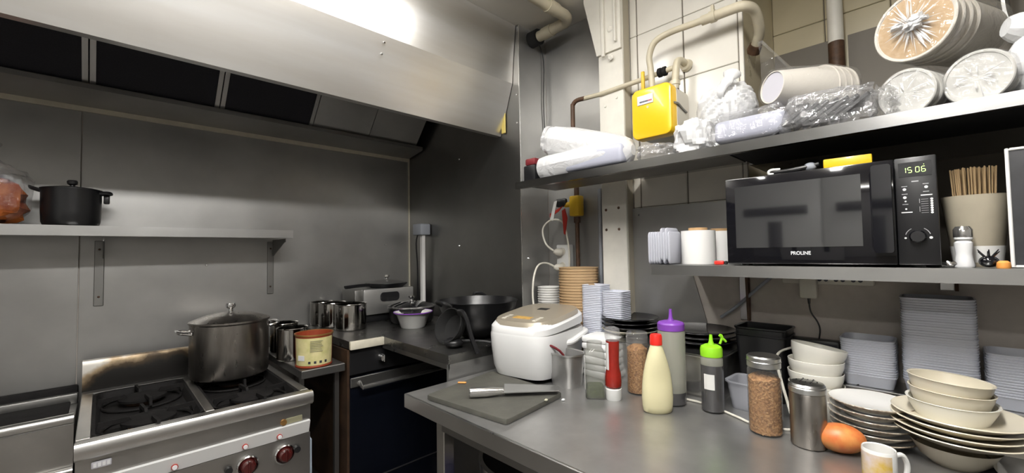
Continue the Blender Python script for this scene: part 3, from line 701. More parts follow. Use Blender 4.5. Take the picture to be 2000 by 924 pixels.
# small gastronorm pan with brown-handled spoon
gp = thing('small_steel_pan', 'small steel insert pan beside the rice cooker', 'pan', (1.262, 1.005, .90), math.radians(-8))
def tubloops(w_, d, h, taper=.01, wall=.0025, lipw=.006, r_=.018):
    return [z3(rrect(w_-2*taper, d-2*taper, r_), 0), z3(rrect(w_, d, r_), h-.008), z3(rrect(w_+2*lipw, d+2*lipw, r_+lipw), h-.005), z3(rrect(w_+2*lipw, d+2*lipw, r_+lipw), h), z3(rrect(w_-2*wall, d-2*wall, r_), h-.002), z3(rrect(w_-2*taper-2*wall, d-2*taper-2*wall, r_), .004)]
obj('body', B().loft(tubloops(.10, .125, .122, .008, r_=.03)), 'steel_top', gp)
sp_ = thing('sauce_spoon', 'spoon with dark brown handle standing in the small steel pan', 'spoon', (1.255, 1.01, .91))
obj('bowl', B().ball((.01, -.01, .02), (.016, .011, .014), 12, 8), 'steel_bright', sp_)
obj('handle', B().tube([(.01, -.01, .02), (-.005, .0, .10), (-.045, .025, .137), (-.085, .051, .153)], .0045, 8, smooth=3), 'maroon', sp_)

# ------------------------------------------------------------------ condiments
hj = thing('herb_jar', 'square glass jar with green herbs at the bottom', 'jar', (1.222, .850, .90), math.radians(38))
def sq(w_, z, r_=.01): return z3(rrect(w_, w_, r_, 4), z)
obj('glass', B().loft([sq(.062, 0), sq(.066, .004), sq(.066, .150), sq(.060, .160, .022), sq(.050, .168, .024), sq(.052, .172, .025), sq(.052, .188, .025)], cap1=False), 'glass_frosty', hj)
obj('herbs', B().loft([sq(.058, .004), sq(.058, .034), sq(.05, .042)]), 'herb', hj, 'crushed green herbs')
obj('label', B().box(-.024, .024, .0335, .0345, .03, .135), 'paper_white', hj, 'torn white label')
kb = thing('ketchup_bottle', 'upside-down red ketchup bottle on its white cap', 'bottle', (1.245, .792, .90))
obj('cap', B().lathe([(0, 0), (.026, 0), (.027, .003), (.027, .036), (.024, .038), (0, .038)], 28), 'white_plastic', kb)
obj('body', B().lathe([(.018, .038), (.0265, .045), (.0275, .06), (.026, .085), (.0215, .105), (.0205, .13), (.021, .165), (.0225, .195)], 28), 'ketchup', kb)
obj('end', B().lathe([(.0225, .1955), (.026, .205), (.027, .222), (.024, .236), (.015, .241), (0, .239)], 10), 'film_grey', kb, 'clear squeezed end')
obj('label', B().loft([[((.0235)*math.cos(a), (.0235)*math.sin(a), z) for a in [2.0+1.1*i/8 for i in range(9)]]+[(.0225*math.cos(a), .0225*math.sin(a), z) for a in [3.1-1.1*i/8 for i in range(9)]] for z in (.10, .19)]), 'paper_white', kb)
def flakejar(label, loc, r_, h, fill, lidh, lidm):
    t = thing('spice_jar', label, 'jar', loc)
    obj('jar', B().lathe([(0, 0), (r_-.004, 0), (r_, .004), (r_, h-lidh-.008), (r_*.93, h-lidh), (r_*.93, h-.006), (0, h-.006)], 36), 'glass_clear', t)
    f = B(); n = 36; L_ = []
    for i in range(13):
        z = .005+(fill-.005)*i/12; L_.append([((r_*.945-.001*random.random())*math.cos(2*PI*j/n), (r_*.945-.001*random.random())*math.sin(2*PI*j/n), z+(0 if i < 12 else .012*noise.noise(Vector((j*.35, fill*9, 0))))) for j in range(n)])
    top = [((r_*.5)*math.cos(2*PI*j/n), (r_*.5)*math.sin(2*PI*j/n), fill+.012) for j in range(n)]
    obj('flakes', f.loft(L_+[top]), 'flakes', t, 'golden brown flakes')
    bits = B()
    for k in range(420):
        a, z = random.uniform(0, 2*PI), random.uniform(.006, fill); s = random.uniform(.002, .0045)
        M_ = Matrix.Translation((r_*.952*math.cos(a), r_*.952*math.sin(a), z)) @ Matrix.Rotation(a, 4, 'Z') @ Matrix.Rotation(random.uniform(0, 3), 4, 'X')
        bits._add([(0, -s, -s*.4), (.0008, s, -s*.3), (.0004, s*.6, s*.5), (0, -s*.7, s*.4)], [(0, 1, 2, 3)], M_)
    obj('flake_layer', bits, 'flake_bit', t, kind='stuff')
    ld = obj('lid', B().lathe([(0, h), (r_*.9, h), (r_*1.0, h-.004), (r_*1.0, h-lidh), (r_*.95, h-lidh), (0, h-lidh+.004)], 36), lidm, t)
    obj('lid_ridge', B().lathe([(r_*1.0, h-lidh*.55), (r_*1.03, h-lidh*.5), (r_*1.0, h-lidh*.45)], 36), lidm, ld)
    return t
flakejar('jar of golden flakes behind the mayonnaise bottle', (1.36, .765, .90), .037, .212, .155, .034, 'glass_clear')
flakejar('large jar of brown flakes with aluminium lid in front', (1.302, .352, .90), .041, .208, .148, .030, 'steel_shelf')
mb = thing('mayonnaise_bottle', 'pale yellow squeeze bottle with red cap', 'bottle', (1.24, .632, .90), math.radians(-46))
prf = [(0, 0), (.038, 0), (.043, .004), (.046, .02), (.0475, .045), (.046, .075), (.0445, .095), (.041, .12), (.034, .15), (.026, .178), (.0195, .198), (.017, .206), (.017, .21), (0, .21)]
def mayofn(r_, z): return .62-.06*math.exp(-((z-.092)/.012)**2)
obj('body', B().loft([[(max(r_, 1e-5)*math.cos(2*PI*j/36), max(r_, 1e-5)*(mayofn(r_, z)+(.38 if z > .19 else .38*max(0, (z-.12)/.07) if z > .12 else 0))*math.sin(2*PI*j/36), z) for j in range(36)] for r_, z in prf]), 'mayo', mb)
obj('cap', B().lathe([(0, .206), (.0185, .206), (.0185, .232), (.016, .238), (0, .239)], 28), 'red_cap', mb, 'red screw cap')
def squeeze(label, loc, r_, h, fill, capm, caph, tip, liq='soy'):
    t = thing('squeeze_bottle', label, 'bottle', loc)
    obj('body', B().lathe([(r_, fill), (r_, h-.012), (r_*.86, h), (r_*.85, h), (r_*.985, h-.012), (r_*.985, fill)], 36), 'bottle_pe', t)
    obj('foot', B().lathe([(0, 0), (r_-.005, 0), (r_, .005), (r_, fill-.0002), (r_*.985, fill-.0002), (r_*.985, .006), (0, .003)], 36), 'glass_clear', t)
    obj('liquid', B().lathe([(0, .004), (r_*.955, .005), (r_*.975, .008), (r_*.975, fill), (0, fill)], 36), liq, t, 'dark sauce inside')
    cp = obj('cap', B().lathe([(r_*.85, h-.006), (r_*.98, h-.005), (r_*.98, h+caph*.6), (r_*.9, h+caph*.8), (r_*.55, h+caph), (0, h+caph)], 36), capm, t)
    obj('nozzle', B().lathe([(.011, h+caph-.002), (.006, h+caph+.01), (.0042, h+caph+tip), (0, h+caph+tip)], 16), capm, cp)
    return t, cp
t, cp = squeeze('tall squeeze bottle with purple nozzle cap, almost empty', (1.345, .632, .90), .043, .243, .042, 'purple_cap', .024, .038)
t, cp = squeeze('squeeze bottle of dark sauce with lime green cap', (1.362, .512, .90), .0325, .174, .143, 'green_cap', .030, .030)
obj('tethered_tip', B().tube([(.018, -.02, .205), (.022, -.026, .228), (.017, -.02, .232), (.030, -.034, .212)], .0038, 8, smooth=3), 'green_cap', cp)
obj('label', B().loft([[(.0332*math.cos(a), .0332*math.sin(a), z) for a in [2.75+.95*i/8 for i in range(9)]]+[(.0325*math.cos(a), .0325*math.sin(a), z) for a in [3.70-.95*i/8 for i in range(9)]] for z in (.072, .118)]), 'paper_white', t, 'small white label')
sk_ = thing('spice_shaker', 'brushed steel spice shaker with perforated lid', 'shaker', (1.29, .252, .90))
obj('body', B().lathe([(0, 0), (.036, 0), (.0395, .004), (.0395, .132), (.037, .136), (0, .136)], 36), 'steel_pot', sk_)
ld = obj('lid', B().lathe([(.0385, .134), (.0405, .136), (.0405, .147), (.0385, .149), (.0395, .152), (.036, .157), (.02, .161), (0, .162)], 36), 'steel_shelf', sk_)
for k in range(12):
    a = k*PI/6; q = .022 if k % 2 else .013
    obj('hole', B().cyl((q*math.cos(a), q*math.sin(a), .158), (q*math.cos(a), q*math.sin(a), .1622), .0018, n=8), 'void_black', ld)

# ------------------------------------------------------------------ crockery
def bowlmesh(name, rt, rb, h, m, wall=.003, n=44, rim=.0):
    return mesh_of(name, B().lathe([(0, .003), (rb*.85, .003), (rb*.9, 0), (rb, .0), (rb*1.04, .006), (rt-.002, h*.72), (rt, h-.003), (rt+rim, h-.001), (rt+rim-.001, h), (rt-wall, h-.002), (rt-wall-.003, h*.7), (rb*.95, .01), (0, .007)], n), m)
bm_ = bowlmesh('white_bowl', .069, .050, .068, 'melamine')
labs = ['topmost tilted bowl of the tall white bowl stack', 'second bowl from the top of the tall white stack', 'middle bowl of the tall white bowl stack', 'second bowl from the bottom of the tall white stack', 'bottom bowl of the tall white bowl stack']
for k in range(5):
    o = obj('white_bowl', bm_, None, loc=(1.515+random.uniform(-.002, .002), .273+random.uniform(-.002, .002), .90+.0345*k), rot=(0, 0, 0))
    tag(o, labs[4-k], 'bowl', 'tall stack of white bowls')
    if k == 4: o.rotation_euler = (math.radians(8), math.radians(7), 0); o.location.z += .004
pm = mesh_of('plate', B().lathe([(0, .004), (.048, .004), (.05, 0), (.056, 0), (.062, .006), (.084, .019), (.087, .0195), (.087, .0215), (.060, .0105), (0, .008)], 48), 'ceramic_white')
pr_ = mesh_of('rim_pattern', B().lathe([(.060, .0040), (.0845, .0180), (.0875, .0188), (.0882, .0205), (.0868, .0222), (.0876, .0208), (.0862, .0200), (.060, .0055)], 48), 'plate_rim')
labs = ['topmost white plate of the brown-rimmed stack'] + ['white plate with brown patterned rim, number %s from the top of its stack' % s for s in ('two', 'three', 'four', 'five', 'six')]
for k in range(6):
    o = obj('rimmed_plate', pm, None, loc=(1.432+random.uniform(-.002, .002), .142+random.uniform(-.002, .002), .90+.0165*k)); tag(o, labs[5-k], 'plate', 'stack of brown-rimmed plates')
    obj('rim_band', pr_, None, o, 'brown patterned rim')
# cream cluster at the right
bu = mesh_of('deep_bowl', B().lathe([(0, .003), (.035, 0), (.04, 0), (.06, .018), (.074, .045), (.076, .048), (.072, .046), (.05, .014), (0, .008)], 44), 'melamine_cream')
for k, s in enumerate(('lowest cream bowl under the plate stack', )):
    tag(obj('cream_bowl', bu, None, loc=(1.405, -.004, .90)), s, 'bowl')
pm2 = mesh_of('cream_plate', B().lathe([(0, .003), (.05, 0), (.055, 0), (.085, .012), (.112, .026), (.1145, .028), (.113, .030), (.08, .0165), (0, .008)], 52), 'melamine_cream')
labs = ['cream plate at the top of the right-hand plate stack', 'second cream plate from the top of the right-hand stack', 'third cream plate from the top of the right-hand stack', 'lowest cream plate of the right-hand stack']
for k in range(4): tag(obj('cream_plate', pm2, None, loc=(1.42+random.uniform(-.004, .004), -.01+random.uniform(-.004, .004), .946+.0135*k)), labs[3-k], 'plate', 'cream plates on the right')
b1 = bowlmesh('cream_bowl', .0715, .058, .048, 'melamine_cream', rim=.002); b2 = bowlmesh('pale_bowl', .076, .058, .048, 'melamine', rim=.003)
for k, (me, s) in enumerate(((b2, 'pale wide bowl on the cream plate stack'), (b1, 'cream bowl in the middle of the short stack on the plates'), (b1, 'cream bowl on top of the short stack on the plates'))):
    tag(obj('cream_bowl', me, None, loc=(1.42, -.003+.002*k, .994+.0245*k), rot=(math.radians(2*k), math.radians(1*k), 0)), s, 'bowl', 'short stack of cream bowls')
# mango, mug, steel tray
mg = thing('mango', 'ripe orange-red mango beside the steel shaker', 'fruit', (1.30, .187, .90), math.radians(20))
obj('flesh', B().ball((0, 0, .034), (.036, .052, .034), 28, 18, fn=lambda p: p*(1+.06*p.y)), 'mango', mg)
obj('stem', B().cyl((0, .050, .034), (0, .058, .036), .004, .003, 8), 'rust_brown', mg)
mu = thing('mug', 'white printed mug with handle at the front edge', 'mug', (1.16, .106, .90), math.radians(-50))
mu.scale = (.92, .92, .88)
obj('body', B().lathe([(0, .0), (.029, 0), (.031, .004), (.031, .092), (.030, .094), (.028, .092), (.028, .006), (0, .005)], 36), 'ceramic_white', mu)
obj('print', B().loft([[(.0314*math.cos(a), .0314*math.sin(a), z) for a in [PI*.75+PI*.8*i/16 for i in range(17)]]+[(.0311*math.cos(a), .0311*math.sin(a), z) for a in [PI*1.55-PI*.8*i/16 for i in range(17)]] for z in (.012, .086)]), 'mug_print', mu, 'yellow and lilac print')
obj('handle', B().tube([(.029, 0, .076), (.048, 0, .078), (.058, 0, .055), (.052, 0, .028), (.029, 0, .018)], .0055, 10, smooth=5), 'ceramic_white', mu)
ty = thing('steel_tray', 'shallow steel tray at the right end of the table', 'tray', (1.42, -.19, .90), math.radians(8))
obj('pan', B().loft([z3(rrect(.25, .22, .03), 0), z3(rrect(.27, .24, .035), .022), z3(rrect(.30, .27, .045), .026), z3(rrect(.30, .27, .045), .028), z3(rrect(.265, .235, .034), .024), z3(rrect(.245, .215, .028), .003)]), 'steel_bright', ty)
# ------------------------------------------------------------------ back of the table: insert pans, black plates, boxes
for i, (y0, y1, x0, lab) in enumerate(((.705, .935, 1.42, 'deep steel insert pan under the left black plates'), (.505, .690, 1.405, 'deep steel insert pan behind the green-capped bottle'))):
    t = thing('insert_pan', lab, 'pan', ((x0+1.672)/2, (y0+y1)/2, .90))
    obj('body', B().loft(tubloops(1.672-x0-.02, y1-y0-.02, .150, .008, lipw=.009, r_=.03)), 'steel_bright', t)
    obj('lid', B().loft([z3(rrect(1.672-x0-.03, y1-y0-.03, .03), .1505), z3(rrect(1.672-x0-.005, y1-y0-.005, .035), .1515), z3(rrect(1.672-x0-.005, y1-y0-.005, .035), .154), z3(rrect(1.672-x0-.06, y1-y0-.06, .03), .156)]), 'steel_shelf', t)
bp_ = lambda n_, r_: mesh_of(n_, B().lathe([(0, .004), (r_*.55, .004), (r_*.57, 0), (r_*.62, 0), (r_*.7, .008), (r_, .02), (r_*1.01, .022), (r_*.99, .024), (r_*.68, .012), (0, .008)], 48), 'black_gloss')
bpl = bp_('black_plate', .115); bps = bp_('black_plate_b', .118)
solo('cream_plate', B().lathe([(0, .003), (.06, 0), (.066, 0), (.112, .018), (.114, .020), (.11, .0215), (.06, .010), (0, .008)], 48), 'trim_cream', 'cream-rimmed plate under the black plates', 'plate', (1.575, .915, 1.057))
for k, s in enumerate(('lowest black plate of the left pile on the insert pan', 'middle black plate of the left pile on the insert pan', 'topmost black plate of the left pile on the insert pan')):
    tag(obj('black_plate', bpl, None, loc=(1.575, .915, 1.071+.0165*k)), s, 'plate', 'left pile of black plates')
for k, s in enumerate(('lower black plate of the right pile by the wall', 'middle black plate of the right pile by the wall', 'topmost black plate of the right pile by the wall')):
    tag(obj('black_plate', bps, None, loc=(1.565, .625, 1.057+.0165*k)), s, 'plate', 'right pile of black plates')
def takeout(w_, d, h, m, name): return mesh_of(name, B().loft(tubloops(w_, d, h, .012, .002, .004, .015)), m)
tb_ = takeout(.125, .150, .215, 'tub_black', 'black_crate')
for k, lab in enumerate(('lower black plastic crate nested in another by the wall', 'upper black plastic crate open at the top by the wall')):
    o = tag(obj('black_crate', tb_, None, loc=(1.615, .43, .90+.022*k)), lab, 'crate', 'nested black crates')
rt = thing('router_box', 'black electronic box standing against the wall behind bowls', 'router', (1.66, .297, .90))
obj('case', B().box(-.02, .02, -.068, .068, 0, .205, .006), 'black_plastic', rt)
obj('edge', B().box(-.022, -.0202, -.06, .06, .185, .195), 'ink', rt)
bx = thing('plastic_box', 'translucent plastic box behind the jar of brown flakes', 'container', (1.465, .432, .90), math.radians(-4))
obj('tub', B().loft(tubloops(.105, .115, .088, .010, .002, .006)), 'tub_film', bx)
# translucent tubs ---------------------------------------------------
ORD = ['topmost', 'second from the top', 'third from the top', 'fourth from the top', 'fifth from the top']
def ordn(k, n):
    if k == n-1: return 'bottom one'
    if k < 5: return ORD[k]
    j = n-k
    if j <= 5: return ['', 'bottom', 'second', 'third', 'fourth', 'fifth'][j]+' from the bottom'
    return '%dth from the top' % (k+1) if (k+1) % 10 not in (1, 2, 3) or 10 < k+1 < 14 else '%d%s from the top' % (k+1, {1: 'st', 2: 'nd', 3: 'rd'}[(k+1) % 10])
def stack(name, me, n, loc, pitch, label, cat, group, jit=.0008, rz=0):
    for k in range(n):
        tag(obj(name, me, None, loc=(loc[0]+random.uniform(-jit, jit), loc[1]+random.uniform(-jit, jit), loc[2]+pitch*k), rot=(0, 0, rz)), label+', '+ordn(n-1-k, n), cat, group)
def rtub(name, w_, d, h, m, r_=.02): return mesh_of(name, B().loft([z3(rrect(w_-.016, d-.016, r_*.8, 3), 0), z3(rrect(w_-.0035, d-.0035, r_, 3), h-.004), z3(rrect(w_, d, r_+.003, 3), h-.0035), z3(rrect(w_, d, r_+.003, 3), h-.001), z3(rrect(w_-.008, d-.008, r_, 3), h), z3(rrect(w_-.024, d-.024, r_*.8, 3), .0015)]), m)
ta = rtub('tub_a', .122, .144, .040, 'tub'); stack('plastic_tub', ta, 34, (1.623, .014, 1.001), .0067, 'thin plastic tub in the tallest stack under the shelf', 'container', 'tallest stack of plastic tubs')
tb2 = rtub('tub_b', .122, .124, .034, 'tub'); stack('plastic_tub', tb2, 16, (1.623, .160, 1.001), .0066, 'thin plastic tub in the short stack left of the tallest', 'container', 'short stack of plastic tubs')
tc_ = rtub('tub_c', .122, .15, .034, 'tub'); stack('plastic_tub', tc_, 16, (1.623, -.142, 1.001), .0066, 'thin plastic tub in the short stack right of the tallest', 'container', 'right-hand stack of plastic tubs')
td = rtub('tub_d', .095, .100, .04, 'tub', .015); stack('plastic_tub', td, 42, (1.565, 1.072, .901), .0076, 'plastic tub in the left stack before the white post', 'container', 'left stack of tubs by the post')
te = rtub('tub_e', .095, .095, .04, 'tub', .015); stack('plastic_tub', te, 39, (1.565, .970, .901), .0076, 'plastic tub in the right stack before the white post', 'container', 'right stack of tubs by the post')
# white foam boxes
fm = mesh_of('foam_box', B().box(-.06, .06, -.07, .07, 0, .026, .008), 'foam')
for k, s in enumerate(('bottom white foam box behind the rice cooker', 'second white foam box from the bottom behind the rice cooker', 'third white foam box from the bottom behind the rice cooker', 'fourth white foam box from the bottom behind the rice cooker', 'fifth white foam box from the bottom behind the rice cooker', 'topmost white foam box behind the rice cooker')):
    tag(obj('foam_box', fm, None, loc=(1.452+.004*(k % 2), .957+.004*((k*7) % 3), .9005+.0268*k), rot=(0, 0, .1*((k % 3)-1))), s, 'box', 'white foam boxes')
# paper bowls in the alcove
kb_ = mesh_of('kraft_bowl', B().lathe([(0, .002), (.084, 0), (.088, .003), (.090, .048), (.093, .0495), (.0935, .052), (.091, .0525), (.086, .048), (.084, .005), (0, .004)], 36), 'kraft')
stack('kraft_bowl', kb_, 30, (1.610, 1.200, .901), .0128, 'kraft paper bowl in the tall alcove stack', 'bowl', 'tall stack of kraft bowls')
pb_ = mesh_of('paper_bowl', B().lathe([(0, .002), (.052, 0), (.056, .003), (.060, .045), (.063, .0465), (.0635, .049), (.061, .0495), (.056, .045), (.052, .005), (0, .004)], 36), 'paper_white')
stack('paper_bowl', pb_, 15, (1.680, 1.440, .997), .0122, 'white paper bowl beside the kraft bowl stack', 'bowl', 'short stack of white paper bowls')

# ------------------------------------------------------------------ alcove fittings
gv = thing('gas_valve', 'yellow gas valve with red tag on brown pipe in the alcove', 'valve', (1.73, 1.29, 1.63))
obj('body', B().box(-.028, .022, -.030, .030, -.052, .052, .008), 'yellow_valve', gv)
obj('spindle', B().cyl((-.01, .02, .01), (-.02, .06, .01), .014, .014, 12), 'yellow_valve', gv)
obj('lever', B().box(-.035, -.012, .045, .115, .0, .045, .012), 'black_plastic', gv, 'black lever')
obj('tag', B().prism([(.05, -.01), (.07, -.02), (.06, -.14), (.05, -.145), (.035, -.06)], -.036, -.033, 'x').prism([(.06, .005), (.15, -.03), (.15, -.05), (.09, -.022)], -.037, -.034, 'x'), 'red_tag', gv, 'red tie-on tag')
obj('paper_tag', B().prism([(.095, .035), (.115, .03), (.145, -.06), (.125, -.07)], -.042, -.040, 'x'), 'paper_white', gv)
gpp = thing('gas_riser', 'rusty brown gas pipe running down the alcove', 'pipe', (1.73, 1.29, .95))
obj('pipe', B().cyl((0, 0, .05), (0, 0, .625), .011, n=12), 'rust_brown', gpp)
obj('upper_pipe', B().cyl((0, 0, .735), (0, 0, .80), .013, n=12), 'rust_brown', gpp)
obj('collar', B().cyl((0, 0, .595), (0, 0, .625), .017, n=12), 'rust_brown', gpp)
so = thing('wall_socket', 'white double socket on the alcove wall', 'socket', (1.755, 1.385, 1.37))
obj('plate', B().box(-.03, .011, -.042, .042, -.075, .065, .006), 'white_plastic', so)
for z in (.03, -.045): obj('outlet', B().cyl((-.030, 0, z), (-.034, 0, z), .019, .019, 20), 'meter_grey', so)
for k, (z, lab, pts, m_) in enumerate(((1.395, 'white plug with looped cable in the upper socket', [(1.70, 1.415, 1.40), (1.67, 1.45, 1.44), (1.67, 1.47, 1.52), (1.69, 1.43, 1.565), (1.70, 1.36, 1.55), (1.70, 1.33, 1.46), (1.705, 1.325, 1.36), (1.70, 1.33, 1.27)], 'white_cable'), (1.315, 'white plug with cable arching down to the rice cooker', [(1.70, 1.40, 1.315), (1.66, 1.44, 1.34), (1.60, 1.445, 1.33), (1.56, 1.44, 1.27), (1.54, 1.43, 1.17), (1.53, 1.40, 1.05)], 'white_cable'))):
    t = thing('plug', lab, 'plug', (0, 0, 0))
    obj('body', B().lathe([(0, 0), (.018, 0), (.02, .004), (.018, .03), (.008, .045), (0, .045)], 16, M_=Matrix.Translation((1.72, 1.385, z)) @ basis((-.8, .6, .1)).to_4x4()), 'white_cable', t)
    obj('cable', B().tube([(1.70, 1.405, z)]+pts[1:], .005, 8, smooth=5), m_, t)
cd = solo('conduit', B().tube([(0, 0, 0), (0, 0, .80)], .0095, 12), 'grey_duct', 'grey vertical conduit beside the white post', 'conduit', (1.748, 1.165, .905))
solo('thin_cable', B().tube([(1.70, 1.508, 2.56), (1.74, 1.505, 2.45), (1.735, 1.506, 2.2), (1.745, 1.50, 2.0), (1.73, 1.44, 1.90)], .003, 6, smooth=5), 'black_plastic', 'thin black cable hanging in the alcove corner', 'cable')

# ceiling pipe
cp_ = thing('waste_pipe', 'white painted waste pipe elbowing along the ceiling', 'pipe', (0, 0, 2.545))
obj('pipe', B().tube([(.9, 1.232, 0), (1.50, 1.236, 0), (1.60, 1.238, 0), (1.635, 1.262, 0), (1.645, 1.30, 0), (1.650, 1.46, 0)], .027, 16, smooth=4), 'paint_pipe', cp_)
obj('collar', B().tube([(1.46, 1.236, 0), (1.53, 1.236, 0)], .031, 16), 'paint_pipe', cp_)
obj('collar', B().tube([(1.647, 1.36, 0), (1.649, 1.42, 0)], .031, 16), 'paint_pipe', cp_)
obj('wall_sleeve', B().tube([(1.650, 1.455, 0), (1.650, 1.511, 0)], .042, 16), 'void_black', cp_)

# ------------------------------------------------------------------ gas meter and its pipes
gm = thing('gas_meter', 'grey gas meter with bright yellow front cover on the tiles', 'gas meter', (1.52, .770, 1.838))
def yz(w_, h, r_, x, cy=0, cz=.101): return [(x, cy+p[0], cz+p[1]) for p in rrect(w_, h, r_, 5)]
obj('cover', B().loft([yz(.150, .186, .02, .0), yz(.160, .196, .025, .003), yz(.166, .202, .028, .012), yz(.166, .202, .028, .045)]), 'yellow_meter', gm, 'yellow front cover')
obj('body', B().loft([yz(.150, .19, .028, .046, -.004), yz(.158, .196, .03, .05, -.004), yz(.158, .196, .03, .155, -.004), yz(.14, .18, .03, .166, -.004)]), 'meter_grey', gm)
pl_ = obj('name_plate', B().box(-.003, .0005, -.012, .055, .135, .172, .001, 1), 'label_silver', gm)
for k in range(9): obj('print', B().box(-.0036, -.0031, .044-k*.0058-.0046, .044-k*.0058, .143, .149), 'ink' if k < 6 else 'ink_red', pl_)
obj('window', B().cyl((-.001, .012, .122), (.002, .012, .122), .005, n=12), 'badge', gm)
obj('seal_strap', B().tube([(.02, -.0845, .12), (.05, -.087, .122), (.09, -.086, .112), (.125, -.088, .103)], .004, 8, smooth=3), 'steel_dull', gm)
for y in (.04, -.055): obj('stub', B().lathe([(.016, .198), (.016, .215), (.020, .216), (.020, .232), (.015, .234)], 14, c=(.10, y, 0)), 'paint_pipe', gm)
lpz = thing('meter_inlet_pipe', 'cream painted gas pipe curving up from the yellow meter', 'pipe', (0, 0, 0))
obj('pipe', B().tube([(1.62, .810, 2.07), (1.612, .812, 2.15), (1.605, .812, 2.20), (1.60, .785, 2.247), (1.60, .72, 2.262), (1.605, .62, 2.262), (1.61, .56, 2.264)], .0125, 14, smooth=5), 'paint_pipe', lpz)
obj('sleeve', B().tube([(1.61, .60, 2.263), (1.61, .49, 2.262), (1.615, .455, 2.258), (1.66, .435, 2.250), (1.73, .440, 2.205), (1.772, .466, 2.172)], .018, 14, smooth=4), 'paint_pipe', lpz)
obj('flange', B().cyl((1.768, .462, 2.175), (1.788, .480, 2.158), .022, .025, 16), 'rust_brown', lpz, 'rusty wall flange')
obj('clamp', B().tube([(1.61, .57, 2.263), (1.61, .55, 2.263)], .022, 12).box(1.603, 1.617, .555, .565, 2.28, 2.305), 'paint_pipe', lpz)
lpo = thing('meter_outlet_pipe', 'cream painted pipe running left from the meter into the alcove', 'pipe', (0, 0, 0))
obj('pipe', B().tube([(1.64, .72, 2.135), (1.64, .86, 2.128), (1.635, 1.07, 2.122), (1.63, 1.16, 2.125)], .0105, 12), 'paint_pipe', lpo)
obj('brown_elbow', B().tube([(1.63, 1.155, 2.125), (1.628, 1.20, 2.126), (1.627, 1.222, 2.112), (1.627, 1.226, 2.08), (1.627, 1.226, 1.80)], .0105, 12, smooth=4), 'rust_brown', lpo, 'brown unpainted end')
obj('elbow', B().tube([(1.69, .70, 2.155), (1.65, .702, 2.158), (1.625, .708, 2.14), (1.62, .714, 2.06)], .014, 14, smooth=4), 'paint_pipe', lpo)
obj('flange', B().cyl((1.698, .698, 2.15), (1.684, .70, 2.152), .026, .022, 18), 'paint_pipe', lpo)
obj('union', B().lathe([(.012, -.02), (.019, -.016), (.019, -.004), (.015, 0), (.019, .004), (.019, .016), (.012, .02)], 12, M_=Matrix.Translation((1.64, .775, 2.132)) @ basis((0, 1, 0)).to_4x4()), 'black_iron', lpo, 'dark pipe union')
obj('valve_lever', B().box(1.61, 1.622, .842, .856, 2.06, 2.15, .003), 'yellow_valve', lpo, 'yellow shut-off lever')
vp = thing('vertical_pipe', 'white painted pipe rusting at its lower end', 'pipe', (2.08, .262, 0))
obj('pipe', B().cyl((0, 0, 2.215), (0, 0, ZC-.002), .026, n=16), 'paint_white', vp)
obj('rusty_end', B().cyl((0, 0, 1.95), (0, 0, 2.215), .0265, n=16), 'rust_brown', vp, 'corroded lower end')
solo('curved_pipe', B().tube([(2.0, -.17, ZC-.002), (2.0, -.168, 2.30), (2.0, -.165, 2.15), (2.0, -.18, 2.07), (2.03, -.22, 2.04)], .013, 10, smooth=4), 'steel_dull', 'dark curved pipe at the upper right corner', 'pipe')

# ------------------------------------------------------------------ upper shelf
us = thing('upper_shelf', 'long steel shelf high on the right wall loaded with bags', 'shelf', (0, 0, 1.7))
obj('board', B().prism([(1.344, -.014), (1.344, .017), (1.694, .017), (1.694, .010), (1.350, .010), (1.350, -.010), (1.365, -.010), (1.365, -.014)], -1.5, .90, 'y'), 'steel_lip', us)
obj('board_end', B().prism([(1.344, -.014), (1.344, .017), (1.625, .017), (1.625, .010), (1.350, .010), (1.350, -.010), (1.365, -.010), (1.365, -.014)], .9002, 1.345, 'y'), 'steel_lip', us)
obj('back_board', B().box(1.695, 2.14, -1.5, .48, .006, .016), 'steel_shelf', us)
obj('underside', B().box(1.366, 1.69, -1.49, .46, .002, .0095), 'void_black', us, 'underside painted black for shade')  # thin black sheet paints in the shade below the shelf
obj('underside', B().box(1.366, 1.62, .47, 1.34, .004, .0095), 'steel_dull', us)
obj('bracket', B().prism([(1.40, .0015), (1.692, .0015), (1.692, -.10), (1.68, -.10), (1.42, -.012)], -.752, -.748, 'y'), 'steel_dull', us)
# mid shelf
ms = thing('middle_shelf', 'steel shelf carrying the microwave', 'shelf', (0, 0, 1.35))
obj('board', B().prism([(1.334, -.033), (1.334, 0), (1.692, 0), (1.692, -.006), (1.340, -.006), (1.340, -.028), (1.352, -.028), (1.352, -.033)], -1.4, .690, 'y'), 'steel_shelf', ms)
obj('end_lip', B().box(1.342, 1.692, .684, .6895, -.032, -.0065), 'steel_shelf', ms)
for y, hh in ((.508, .21), (-.012, .075), (-.8, .21)):
    br = obj('bracket', B().box(1.688, 1.6985, y-.010, y+.018, -hh, -.008, .001, 1), 'steel_shelf', ms)
    obj('web', B().prism([(1.40, -.0075), (1.687, -.0075), (1.687, -hh), (1.668, -hh), (1.655, -.04), (1.42, -.02)], y-.018, y-.0105, 'y'), 'rust_brown', br)
    screw((1.688, y+.004, -.05), (-1, 0, 0), br, .004, 'rust_brown', 'bolt')

